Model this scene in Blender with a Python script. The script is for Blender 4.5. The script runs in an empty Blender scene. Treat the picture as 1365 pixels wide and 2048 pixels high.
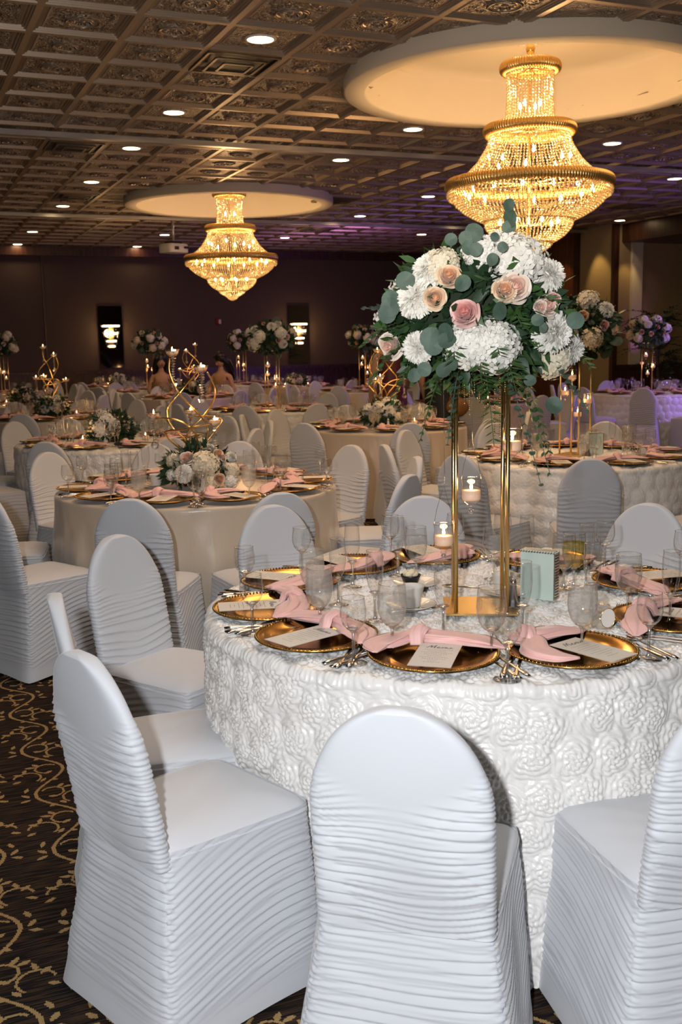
import bpy, math, random
import numpy as np
from mathutils import Matrix, Vector

# ------------------------------------------------------------------ scene, camera, light, exposure
S = bpy.context.scene
COL = S.collection
FPX, PITCH, ROLL, YAW, EYE = 2077.3, 0.16108, -0.01795, -0.40219, 1.55
CY, SY = math.cos(YAW), math.sin(YAW)
TILE, CEIL = 0.6096, 3.63

def W(X, Y, z=0.0):
    """camera-heading ground coordinates (X right, Y ahead) to the room's own axes"""
    return (CY * X - SY * Y, SY * X + CY * Y, z)

def at(px, py, z):
    """the spot of the room at height z seen at a pixel of the 1365x2048 frame (room axes)"""
    a, b = px - 682.5, py - 1024.0
    cr, sr, cp, sp = math.cos(ROLL), math.sin(ROLL), math.cos(PITCH), math.sin(PITCH)
    x, y = cr * a + sr * b, -sr * a + cr * b
    X, up = x / FPX, -y / FPX
    fy, dz = cp + up * sp, -sp + up * cp
    k = (z - EYE) / dz
    return W(X * k, fy * k, z)

def at_depth(px, py, Y):
    """the point at heading distance Y seen at a pixel"""
    a, b = px - 682.5, py - 1024.0
    cr, sr, cp, sp = math.cos(ROLL), math.sin(ROLL), math.cos(PITCH), math.sin(PITCH)
    x, y = cr * a + sr * b, -sr * a + cr * b
    X, up = x / FPX, -y / FPX
    fy, dz = cp + up * sp, -sp + up * cp
    k = Y / fy
    return W(X * k, Y, EYE + dz * k)

cam = bpy.data.cameras.new('camera')
cam.sensor_fit = 'VERTICAL'; cam.sensor_height = 36.0; cam.lens = FPX * 36.0 / 2048
cam.clip_start = 0.05; cam.clip_end = 100
cam.dof.use_dof = True; cam.dof.focus_distance = 3.5; cam.dof.aperture_fstop = 8.0
co = bpy.data.objects.new('camera', cam); COL.objects.link(co)
R0 = Vector(W(1, 0)); F0 = Vector(W(0, 1)); Z0 = Vector((0, 0, 1))
fwd = F0 * math.cos(PITCH) - Z0 * math.sin(PITCH); up0 = F0 * math.sin(PITCH) + Z0 * math.cos(PITCH)
cx = R0 * math.cos(ROLL) + up0 * math.sin(ROLL); cyv = up0 * math.cos(ROLL) - R0 * math.sin(ROLL)
M = Matrix((cx, cyv, -fwd)).transposed().to_4x4(); M.translation = (0, 0, EYE)
co.matrix_world = M
S.camera = co

S.view_settings.view_transform = 'Standard'; S.view_settings.look = 'None'
S.view_settings.exposure = 0.0; S.view_settings.gamma = 1.0; S.view_settings.use_curve_mapping = False
try:
    S.cycles.use_denoising = True
    S.cycles.max_bounces = 5; S.cycles.diffuse_bounces = 2; S.cycles.glossy_bounces = 3
    S.cycles.transmission_bounces = 6; S.cycles.transparent_max_bounces = 18
    S.cycles.sample_clamp_indirect = 3.0; S.cycles.caustics_reflective = False; S.cycles.caustics_refractive = False
    S.cycles.use_light_tree = True
    S.cycles.use_adaptive_sampling = True; S.cycles.adaptive_threshold = 0.05
except Exception:
    pass

wd = bpy.data.worlds.new('world'); S.world = wd; wd.use_nodes = True
wd.node_tree.nodes['Background'].inputs[0].default_value = (0.9, 0.62, 0.42, 1)
wd.node_tree.nodes['Background'].inputs[1].default_value = 0.008

def lamp(name, kind, loc, power, color, size=0.1, aim=None, spot=None, blend=0.6, spread=None):
    l = bpy.data.lights.new(name, kind); l.energy = power; l.color = color
    if kind == 'AREA':
        l.shape = 'DISK'; l.size = size
        if spread: l.spread = math.radians(spread)
    else:
        l.shadow_soft_size = size
    if kind == 'SPOT':
        l.spot_size = math.radians(spot or 120); l.spot_blend = blend
    o = bpy.data.objects.new(name, l); COL.objects.link(o); o.location = loc
    if aim is not None:
        o.rotation_euler = (Vector(aim) - Vector(loc)).to_track_quat('-Z', 'Y').to_euler()
    return o

WARM = (1.0, 0.66, 0.34)
# the photographer's flash, held just left of the lens, then added fill lamps for ceiling and bounce
lamp('flash_and_fill', 'SPOT', W(-0.17, -0.02, 1.66), 245, (0.95, 0.97, 1.0), 0.03, aim=W(0.15, 3.9, 0.95), spot=110, blend=0.7)
lamp('flash_and_fill', 'SPOT', W(-0.17, -0.02, 1.68), 185, (1.0, 0.84, 0.68), 0.03, aim=W(0.0, 6.0, 3.8), spot=54, blend=0.9)  # added fill aimed up at the ceiling, not a second flash head
lamp('bounce_fill', 'AREA', W(0.3, 3.4, 3.55), 38, (1.0, 0.90, 0.80), 3.2, aim=W(0.3, 3.4, 0))  # added area lamp standing in for light bounced off the ceiling
# warm fill lamps added under the ceiling, with no fixtures behind them
for gx, gy, gp in ((2.0, 5.5, 40), (6.0, 6.6, 12), (2.2, 12.0, 4), (6.8, 13.0, 3), (4.5, 18.5, 2)):
    lamp('hall_fill', 'AREA', (gx, gy, 3.5), gp, (1.0, 0.60, 0.32), 1.6, aim=(gx, gy, 0))
# purple uplights along the dance floor at the right
PURPLE = (0.42, 0.22, 1.0)
lamp('purple_uplight', 'SPOT', (11.8, 9.0, 1.4), 170, PURPLE, 0.25, aim=(7.8, 13.0, 3.6), spot=95)
lamp('purple_uplight', 'SPOT', (11.5, 8.4, 2.4), 190, PURPLE, 0.25, aim=(9.7, 11.8, 0.5), spot=70)
lamp('purple_uplight', 'SPOT', (12.98, 15.85, 0.9), 10, (0.8, 0.2, 0.9), 0.08, aim=(13.0, 16.2, 3.0), spot=50)

lamp('purple_wash', 'AREA', (8.5, 17.0, 2.9), 16, (0.75, 0.3, 0.85), 0.8, aim=(6.0, 22.7, 2.2))

# ------------------------------------------------------------------ node expression helper
class X:
    nt = None
    def __init__(s, k): s.k = k
    @staticmethod
    def m(op, *a):
        n = X.nt.nodes.new('ShaderNodeMath'); n.operation = op
        for i, v in enumerate(a):
            if isinstance(v, X): X.nt.links.new(v.k, n.inputs[i])
            else: n.inputs[i].default_value = float(v)
        return X(n.outputs[0])
    def __add__(s, o): return X.m('ADD', s, o)
    __radd__ = __add__
    def __sub__(s, o): return X.m('SUBTRACT', s, o)
    def __rsub__(s, o): return X.m('SUBTRACT', o, s)
    def __mul__(s, o): return X.m('MULTIPLY', s, o)
    __rmul__ = __mul__
    def __truediv__(s, o): return X.m('DIVIDE', s, o)
    def lt(s, o): return X.m('LESS_THAN', s, o)
    def gt(s, o): return X.m('GREATER_THAN', s, o)
    def abs(s): return X.m('ABSOLUTE', s)
    def max(s, o): return X.m('MAXIMUM', s, o)
    def min(s, o): return X.m('MINIMUM', s, o)
    def sin(s): return X.m('SINE', s)
    def sqrt(s): return X.m('SQRT', s)
    def floor(s): return X.m('FLOOR', s)
    def frac(s): return X.m('FRACT', s)

def sstep(x, a, b):
    n = X.nt.nodes.new('ShaderNodeMapRange'); n.interpolation_type = 'SMOOTHSTEP'
    X.nt.links.new(x.k, n.inputs[0]); n.inputs[1].default_value = a; n.inputs[2].default_value = b
    return X(n.outputs[0])

def mat(name, col=(0.8, 0.8, 0.8), rough=0.5, metal=0.0, emit=None, estr=0.0, spec=0.5, sheen=0.0, trans=0.0, coat=0.0, aniso=0.0, bump=None, sss=0.0):
    m = bpy.data.materials.new(name); m.use_nodes = True
    nt = m.node_tree; b = nt.nodes['Principled BSDF']
    b.inputs['Base Color'].default_value = (*col, 1); b.inputs['Roughness'].default_value = rough
    b.inputs['Metallic'].default_value = metal; b.inputs['Specular IOR Level'].default_value = spec
    if sheen: b.inputs['Sheen Weight'].default_value = sheen; b.inputs['Sheen Roughness'].default_value = 0.4
    if trans: b.inputs['Transmission Weight'].default_value = trans
    if coat: b.inputs['Coat Weight'].default_value = coat
    if aniso: b.inputs['Anisotropic'].default_value = aniso
    if sss:
        b.inputs['Subsurface Weight'].default_value = sss; b.inputs['Subsurface Radius'].default_value = (0.02, 0.012, 0.008); b.inputs['Subsurface Scale'].default_value = 0.3
    if emit: b.inputs['Emission Color'].default_value = (*emit, 1); b.inputs['Emission Strength'].default_value = estr
    if bump:   # (scale, strength, distance, stretch)
        tc = nt.nodes.new('ShaderNodeTexCoord'); mp = nt.nodes.new('ShaderNodeMapping')
        nz = nt.nodes.new('ShaderNodeTexNoise'); bp = nt.nodes.new('ShaderNodeBump')
        nt.links.new(tc.outputs['Object'], mp.inputs[0]); nt.links.new(mp.outputs[0], nz.inputs['Vector'])
        mp.inputs['Scale'].default_value = bump[3] if len(bump) > 3 else (1, 1, 1)
        nz.inputs['Scale'].default_value = bump[0]; nz.inputs['Detail'].default_value = 3
        bp.inputs['Strength'].default_value = bump[1]; bp.inputs['Distance'].default_value = bump[2]
        nt.links.new(nz.outputs[0], bp.inputs['Height']); nt.links.new(bp.outputs[0], b.inputs['Normal'])
    return m

def vary(m, c1, c2, scale=6.0, stretch=(1, 1, 1), lo=0.35, hi=0.65):
    """mottle a material between two of its own colours"""
    nt = m.node_tree; b = nt.nodes['Principled BSDF']
    tc = nt.nodes.new('ShaderNodeTexCoord'); mp = nt.nodes.new('ShaderNodeMapping'); mp.inputs['Scale'].default_value = stretch
    nz = nt.nodes.new('ShaderNodeTexNoise'); nz.inputs['Scale'].default_value = scale; nz.inputs['Detail'].default_value = 4
    cr = nt.nodes.new('ShaderNodeValToRGB')
    cr.color_ramp.elements[0].position = lo; cr.color_ramp.elements[0].color = (*c1, 1)
    cr.color_ramp.elements[1].position = hi; cr.color_ramp.elements[1].color = (*c2, 1)
    nt.links.new(tc.outputs['Object'], mp.inputs[0]); nt.links.new(mp.outputs[0], nz.inputs['Vector'])
    nt.links.new(nz.outputs[0], cr.inputs[0]); nt.links.new(cr.outputs[0], b.inputs['Base Color'])
    return m

def thin_glass(name, tint=(0.97, 0.98, 0.98), base=0.05, edge=0.75, haze=0.0, hcol=(0.9, 0.92, 0.94), rough=0.03, pw=3.0):
    m = bpy.data.materials.new(name); m.use_nodes = True; nt = m.node_tree; nt.nodes.clear()
    out = nt.nodes.new('ShaderNodeOutputMaterial'); tr = nt.nodes.new('ShaderNodeBsdfTransparent'); gl = nt.nodes.new('ShaderNodeBsdfGlossy')
    tr.inputs[0].default_value = (*tint, 1); gl.inputs['Roughness'].default_value = rough
    lw = nt.nodes.new('ShaderNodeLayerWeight'); lw.inputs[0].default_value = 0.35
    X.nt = nt; fac = X.m('POWER', X(lw.outputs['Facing']), pw) * edge + base
    mx = nt.nodes.new('ShaderNodeMixShader'); nt.links.new(fac.k, mx.inputs[0])
    src = tr.outputs[0]
    if haze:
        df = nt.nodes.new('ShaderNodeBsdfDiffuse'); df.inputs[0].default_value = (*hcol, 1)
        tl = nt.nodes.new('ShaderNodeBsdfTranslucent'); tl.inputs[0].default_value = (*hcol, 1)
        a = nt.nodes.new('ShaderNodeMixShader'); a.inputs[0].default_value = 0.5
        nt.links.new(df.outputs[0], a.inputs[1]); nt.links.new(tl.outputs[0], a.inputs[2])
        h = nt.nodes.new('ShaderNodeMixShader'); h.inputs[0].default_value = haze
        nt.links.new(tr.outputs[0], h.inputs[1]); nt.links.new(a.outputs[0], h.inputs[2]); src = h.outputs[0]
    nt.links.new(src, mx.inputs[1]); nt.links.new(gl.outputs[0], mx.inputs[2]); nt.links.new(mx.outputs[0], out.inputs[0])
    return m

# ------------------------------------------------------------------ mesh helper
class B:
    def __init__(s): s.V = []; s.Q = []; s.T = []; s.n = 0
    def add(s, V, Q=None, T=None, mi=0):
        V = np.asarray(V, float).reshape(-1, 3)
        if Q is not None and len(Q): s.Q.append((np.asarray(Q, int) + s.n, mi))
        if T is not None and len(T): s.T.append((np.asarray(T, int) + s.n, mi))
        s.V.append(V); s.n += len(V); return s
    def grid(s, P, cu=False, cv=False, mi=0, flip=False):
        P = np.asarray(P, float); nu, nv = P.shape[:2]
        iu = np.arange(nu if cu else nu - 1); iv = np.arange(nv if cv else nv - 1)
        a, b = np.meshgrid(iu, iv, indexing='ij'); a = a.ravel(); b = b.ravel()
        a2 = (a + 1) % nu; b2 = (b + 1) % nv
        Q = np.stack([a * nv + b, a2 * nv + b, a2 * nv + b2, a * nv + b2], 1)
        if flip: Q = Q[:, ::-1]
        return s.add(P.reshape(-1, 3), Q, mi=mi)
    def lathe(s, prof, n=24, c=(0, 0, 0), mi=0, rmod=None):
        th = np.linspace(0, 2 * math.pi, n, endpoint=False); pr = np.array(prof, float)
        r = np.maximum(pr[:, 0], 2e-4)[None, :] * (np.ones((n, 1)) if rmod is None else rmod(th)[:, None])
        P = np.stack([c[0] + r * np.cos(th)[:, None], c[1] + r * np.sin(th)[:, None], np.broadcast_to(c[2] + pr[:, 1], r.shape)], 2)
        return s.grid(P, cu=True, mi=mi)
    def tube(s, path, r, n=8, mi=0, ry=None, cap=True):
        P = np.asarray(path, float); m = len(P); r = np.broadcast_to(np.asarray(r, float), (m,)); ry = r if ry is None else np.broadcast_to(np.asarray(ry, float), (m,))
        T = np.gradient(P, axis=0); T /= np.linalg.norm(T, axis=1)[:, None] + 1e-12
        up = np.array([0, 0, 1.0]) if abs(T[:, 2]).mean() < 0.8 else np.array([1.0, 0, 0])
        N = np.cross(np.broadcast_to(up, T.shape), T); N /= np.linalg.norm(N, axis=1)[:, None] + 1e-12
        Bn = np.cross(T, N); th = np.linspace(0, 2 * math.pi, n, endpoint=False)
        G = P[:, None, :] + N[:, None, :] * (np.cos(th)[None, :, None] * r[:, None, None]) + Bn[:, None, :] * (np.sin(th)[None, :, None] * ry[:, None, None])
        if cap:
            G = np.concatenate([P[0][None, None, :] + 0 * G[:1], G, P[-1][None, None, :] + 0 * G[:1]], 0)
        return s.grid(G, cv=True, mi=mi, flip=True)
    def box(s, c, d, mi=0, rz=0.0):
        x, y, z = [v / 2 for v in d]
        V = np.array([(i, j, k) for i in (-x, x) for j in (-y, y) for k in (-z, z)])
        cr, sr = math.cos(rz), math.sin(rz)
        V = np.stack([V[:, 0] * cr - V[:, 1] * sr, V[:, 0] * sr + V[:, 1] * cr, V[:, 2]], 1) + np.array(c)
        return s.add(V, [(0, 1, 3, 2), (4, 6, 7, 5), (0, 4, 5, 1), (2, 3, 7, 6), (0, 2, 6, 4), (1, 5, 7, 3)], mi=mi)
    def ball(s, c, r, n=12, m=8, mi=0, sc=(1, 1, 1)):
        ph = np.linspace(0.02, math.pi - 0.02, m); th = np.linspace(0, 2 * math.pi, n, endpoint=False)
        P = np.stack([c[0] + sc[0] * r * np.cos(th)[:, None] * np.sin(ph), c[1] + sc[1] * r * np.sin(th)[:, None] * np.sin(ph), c[2] + sc[2] * r * np.cos(ph)[None, :] + 0 * th[:, None]], 2)
        return s.grid(P, cu=True, mi=mi, flip=True)
    def stamp(s, V, Q, T, mats4, mi=0):
        """many transformed copies of one little shape: mats4 (k,3,4)"""
        k = len(mats4); n = len(V)
        P = np.einsum('kij,nj->kni', mats4[:, :, :3], V) + mats4[:, None, :, 3]
        off = (np.arange(k) * n)[:, None, None]
        return s.add(P.reshape(-1, 3), (np.asarray(Q)[None] + off).reshape(-1, 4) if Q is not None else None,
                     (np.asarray(T)[None] + off).reshape(-1, 3) if T is not None else None, mi=mi)
    def mesh(s, name, mats, smooth=True):
        me = bpy.data.meshes.new(name); V = np.concatenate(s.V)
        Q = [q for q, _ in s.Q]; T = [t for t, _ in s.T]
        nq = sum(map(len, Q)); nt_ = sum(map(len, T))
        L = np.concatenate([q.ravel() for q in Q] + [t.ravel() for t in T])
        mi = np.concatenate([np.full(len(q), m) for q, m in s.Q] + [np.full(len(t), m) for t, m in s.T])
        me.vertices.add(len(V)); me.vertices.foreach_set('co', V.astype(np.float32).ravel())
        me.loops.add(len(L)); me.loops.foreach_set('vertex_index', L.astype(np.int32))
        me.polygons.add(nq + nt_)
        st = np.concatenate([np.arange(nq) * 4, nq * 4 + np.arange(nt_) * 3]).astype(np.int32)
        me.polygons.foreach_set('loop_start', st)
        me.polygons.foreach_set('material_index', mi.astype(np.int32))
        me.polygons.foreach_set('use_smooth', np.full(nq + nt_, smooth))
        for m in (mats if isinstance(mats, (list, tuple)) else [mats]): me.materials.append(m)
        me.update(calc_edges=True)
        return me

def ob(name, data, parent=None, loc=(0, 0, 0), rot=(0, 0, 0)):
    o = bpy.data.objects.new(name, data); COL.objects.link(o); o.location = loc; o.rotation_euler = rot
    if parent is not None: o.parent = parent
    return o
def tag(o, label, cat, group=None, kind=None):
    o['label'] = label; o['category'] = cat
    if group: o['group'] = group
    if kind: o['kind'] = kind
    return o
def struct(name, data, **k):
    o = ob(name, data, **k); o['kind'] = 'structure'; return o
def spawn(name, spec, loc, rz, label, cat, group=None, scale=None):
    """spec: a mesh, or a list of (part_name, mesh[, offset[, sub-parts]])"""
    if isinstance(spec, bpy.types.Mesh): o = ob(name, spec, loc=loc, rot=(0, 0, rz))
    else:
        o = ob(name, None, loc=loc, rot=(0, 0, rz)); o.empty_display_size = 0.05
        for p in spec:
            c = ob(p[0], p[1], o, p[2] if len(p) > 2 and p[2] else (0, 0, 0))
            for q in (p[3] if len(p) > 3 else ()): ob(q[0], q[1], c, q[2] if len(q) > 2 else (0, 0, 0))
    if scale: o.scale = (scale,) * 3
    return tag(o, label, cat, group)

rng = np.random.default_rng(7)
def noise2(seed, x, y, f=1.0, o=5):
    r = np.random.default_rng(int(seed * 10)); h = 0
    for k in range(o):
        a, b, c = r.normal(size=3); h = h + np.sin(f * (a * x + b * y) * (1 + 0.5 * k) + 6.28 * c) / (1 + 0.3 * k)
    return h / 2.2
def ss(x, a, b):
    t = np.clip((x - a) / (b - a), 0, 1); return t * t * (3 - 2 * t)
# ------------------------------------------------------------------ room materials
def carpet_material():
    m = mat('vine_carpet', rough=0.95, spec=0.1); nt = m.node_tree; X.nt = nt; b = nt.nodes['Principled BSDF']
    tc = nt.nodes.new('ShaderNodeTexCoord'); sp = nt.nodes.new('ShaderNodeSeparateXYZ'); nt.links.new(tc.outputs['Object'], sp.inputs[0])
    q = 0.0042
    x0, y0 = X(sp.outputs[0]), X(sp.outputs[1])
    xq, yq = (x0 / q).floor() * q, (y0 / q).floor() * q
    cw, chh = 0.27, 0.44
    ci = (xq / cw).floor(); u = xq - ci * cw - cw / 2
    odd = (ci * 0.5).frac() * 2
    yy = yq / chh + odd * 0.27 + (ci * 0.618).frac() * 0.5
    fy = yy.frac(); half = fy.gt(0.5)
    v = (fy - half * 0.5) * chh                      # 0 .. chh/2
    uf = u * (1 - half * 2)                          # glide reflection
    H = chh / 2
    wob = ((yq * 5.3).sin() * 0.01)
    wave = ((uf + wob * 0 - (v * (math.pi / H)).sin() * 0.062).abs() / 1.25).lt(0.0052)
    pat = wave
    def ring(cx_, cy_, r, w, cut=None):
        dx, dy = uf - cx_, v - cy_
        d = (dx * dx + dy * dy).sqrt()
        k = (d - r).abs().lt(w)
        if cut: k = k * (dx * cut[0] + dy * cut[1]).gt(cut[2])
        return k
    def leaf(cx_, cy_, ang, l, w):
        ca, sa = math.cos(ang), math.sin(ang); dx, dy = uf - cx_, v - cy_
        a = dx * ca + dy * sa; c = dy * ca - dx * sa
        return ((a * a) / (l * l) + (c.abs() / w)).lt(1.0)
    for k in (ring(0.004, 0.12, 0.040, 0.0042, (-1, 0.3, -0.026)), ring(-0.072, 0.055, 0.048, 0.004, (0.6, 1, -0.02)),
              leaf(-0.03, 0.165, 2.2, 0.02, 0.0085), leaf(-0.052, 0.148, 2.9, 0.02, 0.008), leaf(0.006, 0.083, 0.5, 0.018, 0.008),
              leaf(-0.10, 0.095, 2.5, 0.02, 0.008), leaf(-0.075, 0.12, 1.3, 0.02, 0.008), leaf(-0.112, 0.03, 3.6, 0.018, 0.008),
              leaf(0.095, 0.115, 0.9, 0.021, 0.0085), leaf(0.10, 0.075, -0.4, 0.02, 0.008), leaf(0.088, 0.165, 1.9, 0.02, 0.008),
              leaf(0.02, 0.005, 2.0, 0.02, 0.008), leaf(-0.02, 0.02, 0.9, 0.018, 0.008)):
        pat = pat.max(k)
    n1 = nt.nodes.new('ShaderNodeTexNoise'); mp = nt.nodes.new('ShaderNodeMapping'); mp.inputs['Scale'].default_value = (9, 170, 1)
    nt.links.new(tc.outputs['Object'], mp.inputs[0]); nt.links.new(mp.outputs[0], n1.inputs['Vector']); n1.inputs['Scale'].default_value = 1; n1.inputs['Detail'].default_value = 1
    streak = sstep(X(n1.outputs[0]), 0.44, 0.6)
    n2 = nt.nodes.new('ShaderNodeTexNoise'); n2.inputs['Scale'].default_value = 260; nt.links.new(tc.outputs['Object'], n2.inputs['Vector'])
    speck = X(n2.outputs[0])
    mx1 = nt.nodes.new('ShaderNodeMix'); mx1.data_type = 'RGBA'; mx1.inputs[6].default_value = (0.012, 0.010, 0.010, 1); mx1.inputs[7].default_value = (0.058, 0.034, 0.02, 1)
    nt.links.new(streak.k, mx1.inputs[0])
    mx2 = nt.nodes.new('ShaderNodeMix'); mx2.data_type = 'RGBA'; mx2.inputs[7].default_value = (0.42, 0.27, 0.115, 1)
    pm = pat * (speck * 0.9 + 0.5).min(1.0)
    nt.links.new(pm.k, mx2.inputs[0]); nt.links.new(mx1.outputs[2], mx2.inputs[6]); nt.links.new(mx2.outputs[2], b.inputs['Base Color'])
    bp = nt.nodes.new('ShaderNodeBump'); bp.inputs['Strength'].default_value = 0.6; bp.inputs['Distance'].default_value = 0.004
    nt.links.new((speck + pat * 0.3).k, bp.inputs['Height']); nt.links.new(bp.outputs[0], b.inputs['Normal'])
    return m

TX0, TY0 = 1.014, 6.944       # a corner of the ceiling grid
def ceiling_material():
    m = mat('embossed_ceiling_tile', (0.42, 0.33, 0.25), rough=0.38, metal=0.45); nt = m.node_tree; X.nt = nt; b = nt.nodes['Principled BSDF']
    tc = nt.nodes.new('ShaderNodeTexCoord'); sp = nt.nodes.new('ShaderNodeSeparateXYZ'); nt.links.new(tc.outputs['Object'], sp.inputs[0])
    u = ((X(sp.outputs[0]) - TX0) / TILE).frac() - 0.5; v = ((X(sp.outputs[1]) - TY0) / TILE).frac() - 0.5
    r = (u * u + v * v).sqrt(); q = u.abs().max(v.abs())
    inside = 1 - sstep(q, 0.345, 0.355)
    def ringh(c, w): return 1 - sstep((r - c).abs(), 0, w)
    h = ringh(0.175, 0.018) + ringh(0.135, 0.012) * 0.7 + ringh(0.205, 0.01) * 0.6 + ringh(0.0, 0.05)
    # petals inside the rosette, scrolls in the corners, beads around the panel
    an = X.m('ARCTAN2', v, u)
    pet = (an * 8).sin() * (1 - sstep(r, 0.09, 0.12)) * sstep(r, 0.02, 0.05) * 0.7
    vo = nt.nodes.new('ShaderNodeTexVoronoi'); vo.feature = 'SMOOTH_F1'; vo.inputs['Scale'].default_value = 26; nt.links.new(tc.outputs['Object'], vo.inputs['Vector'])
    nz = nt.nodes.new('ShaderNodeTexNoise'); nz.inputs['Scale'].default_value = 30; nz.inputs['Detail'].default_value = 1; nt.links.new(tc.outputs['Object'], nz.inputs['Vector'])
    scroll = ((X(vo.outputs['Distance']) * 26 + X(nz.outputs[0]) * 4).sin()) * sstep(r, 0.21, 0.235) * inside * 0.75
    bead = ((u * 190).sin() * (v * 190).sin()).abs() * (1 - sstep((q - 0.368).abs(), 0.005, 0.012)) * 0.6
    H = h + pet + scroll + bead
    bp = nt.nodes.new('ShaderNodeBump'); bp.inputs['Strength'].default_value = 1.0; bp.inputs['Distance'].default_value = 0.022
    nt.links.new(H.k, bp.inputs['Height']); nt.links.new(bp.outputs[0], b.inputs['Normal'])
    return m

m_carpet = carpet_material(); m_ceil = ceiling_material()
m_wall = mat('woven_wallcovering', (0.20, 0.15, 0.115), rough=0.85, bump=(90, 0.5, 0.004, (1, 1, 4)))
vary(m_wall, (0.085, 0.058, 0.048), (0.12, 0.085, 0.068), 60, (1, 1, 6))
m_wall2 = vary(mat('tan_wall_panel', (0.42, 0.33, 0.2), rough=0.8), (0.36, 0.28, 0.17), (0.46, 0.36, 0.22), 50, (1, 1, 5))
m_wood = vary(mat('dark_mahogany', (0.05, 0.018, 0.01), rough=0.35), (0.035, 0.012, 0.008), (0.075, 0.03, 0.015), 3, (8, 8, 1))
m_brown = vary(mat('brown_wood_door', (0.16, 0.06, 0.025), rough=0.4), (0.12, 0.04, 0.018), (0.2, 0.08, 0.03), 3, (6, 6, 0.6))
m_white = mat('painted_white', (0.82, 0.78, 0.72), rough=0.55)
m_plaster = mat('recess_plaster', (0.80, 0.70, 0.56), rough=0.75, bump=(40, 0.15, 0.003))
m_track = mat('aluminium_track', (0.62, 0.6, 0.58), rough=0.3, metal=0.6)
m_black = mat('black_metal', (0.012, 0.012, 0.014), rough=0.35)
m_gold = mat('polished_gold', (0.86, 0.58, 0.22), rough=0.22, metal=1.0)
m_brass = mat('brushed_gold_pole', (0.80, 0.58, 0.26), rough=0.3, metal=1.0)
m_mirror = mat('dark_mirror', (0.35, 0.34, 0.36), rough=0.04, metal=1.0)
m_can = mat('downlight_glow', (1, 1, 1), emit=(1.0, 0.68, 0.36), estr=30.0)
m_bulb = mat('bulb_glow', (1, 1, 1), emit=(1.0, 0.72, 0.38), estr=60.0)
m_sconce = mat('sconce_glow', (1, 1, 1), emit=(1.0, 0.66, 0.34), estr=9.0)
m_silver = mat('polished_silver', (0.72, 0.7, 0.68), rough=0.16, metal=1.0)
m_clear = thin_glass('clear_glass', tint=(0.985, 0.985, 0.98), base=0.08, edge=1.0, rough=0.015, pw=2.0)

# ------------------------------------------------------------------ room shell
XL, XR, XR2, YB, YF = -3.6, 12.55, 14.3, -3.2, 22.75
def slab(name, c, d, m):
    return struct(name, B().box(c, d).mesh(name, m, smooth=False))
slab('floor', ((XL + XR2) / 2, (YB + YF) / 2, -0.06), (XR2 - XL + 0.4, YF - YB + 0.4, 0.12), m_carpet)
slab('wall_back', ((XL + XR2) / 2, YF + 0.06, 1.85), (XR2 - XL, 0.12, 3.9), m_wall)
slab('wall_left', (XL - 0.06, (YB + YF) / 2, 1.85), (0.12, YF - YB, 3.9), m_wall)
slab('wall_front', ((XL + XR2) / 2, YB - 0.06, 1.85), (XR2 - XL, 0.12, 3.9), m_wall)
slab('wall_right', (XR2 + 0.06, 6.4, 1.85), (0.12, 19.6, 3.9), m_wall2)
slab('wall_right_far', (XR + 0.9, 20.05, 1.85), (1.8, 5.4, 3.9), m_brown)
slab('wall_right_panel', (XR + 0.85, 16.77, 1.85), (1.78, 1.15, 3.9), m_wall2)
slab('trim_1', (XR - 0.03, 17.33, 1.85), (0.12, 0.14, 3.9), m_wood)
slab('trim_2', (XR - 0.02, 16.2, 1.85), (0.1, 0.1, 3.9), m_wood)
slab('trim_3', (13.0, 16.17, 1.9), (0.24, 0.07, 3.1), m_white)          # pale pilaster washed by the uplight
slab('trim_4', ((XR + XR2) / 2 + 0.1, 15.2, 3.47), (1.7, 2.2, 0.32), m_wood)
slab('trim_5', ((XL + XR) / 2, YF - 0.06, 3.54), (XR - XL, 0.14, 0.18), m_wood)
slab('trim_6', (3.02, YF - 0.005, 2.2), (0.025, 0.03, 2.5), m_wood)
bb = B().box(((XL + XR) / 2, YF - 0.035, 0.5), (XR - XL, 0.07, 1.0)).box(((XL + XR) / 2, YF - 0.05, 1.03), (XR - XL, 0.11, 0.07))
for i in range(14): bb.box((XL + 0.6 + i * 1.15, YF - 0.075, 0.55), (0.9, 0.015, 0.62))
struct('baseboard_back', bb.mesh('baseboard_back', m_wood, smooth=False))
bb = B().box((13.42, 16.15, 0.5), (1.75, 0.06, 1.0)).box((13.42, 16.13, 1.02), (1.75, 0.1, 0.07))
struct('baseboard_right', bb.mesh('baseboard_right', m_wood, smooth=False))

def snap(v, o): return o + (math.floor((v - o) / TILE) + 0.5) * TILE
cans = [(2.54, y) for y in (7.25, 9.7, 11.6, 14.0, 16.4, 17.9, 20.3, 22.5)] + [(4.98, y) for y in (4.8, 9.7, 11.6, 17.9, 20.3, 22.4)] \
     + [(7.4, y) for y in (4.9, 7.3, 9.6, 14.0, 16.4, 17.9, 20.2)] + [(9.8, y) for y in (9.6, 11.5, 14.0, 16.4, 18.6)] + [(12.1, y) for y in (13.4, 16.0)]
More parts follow.
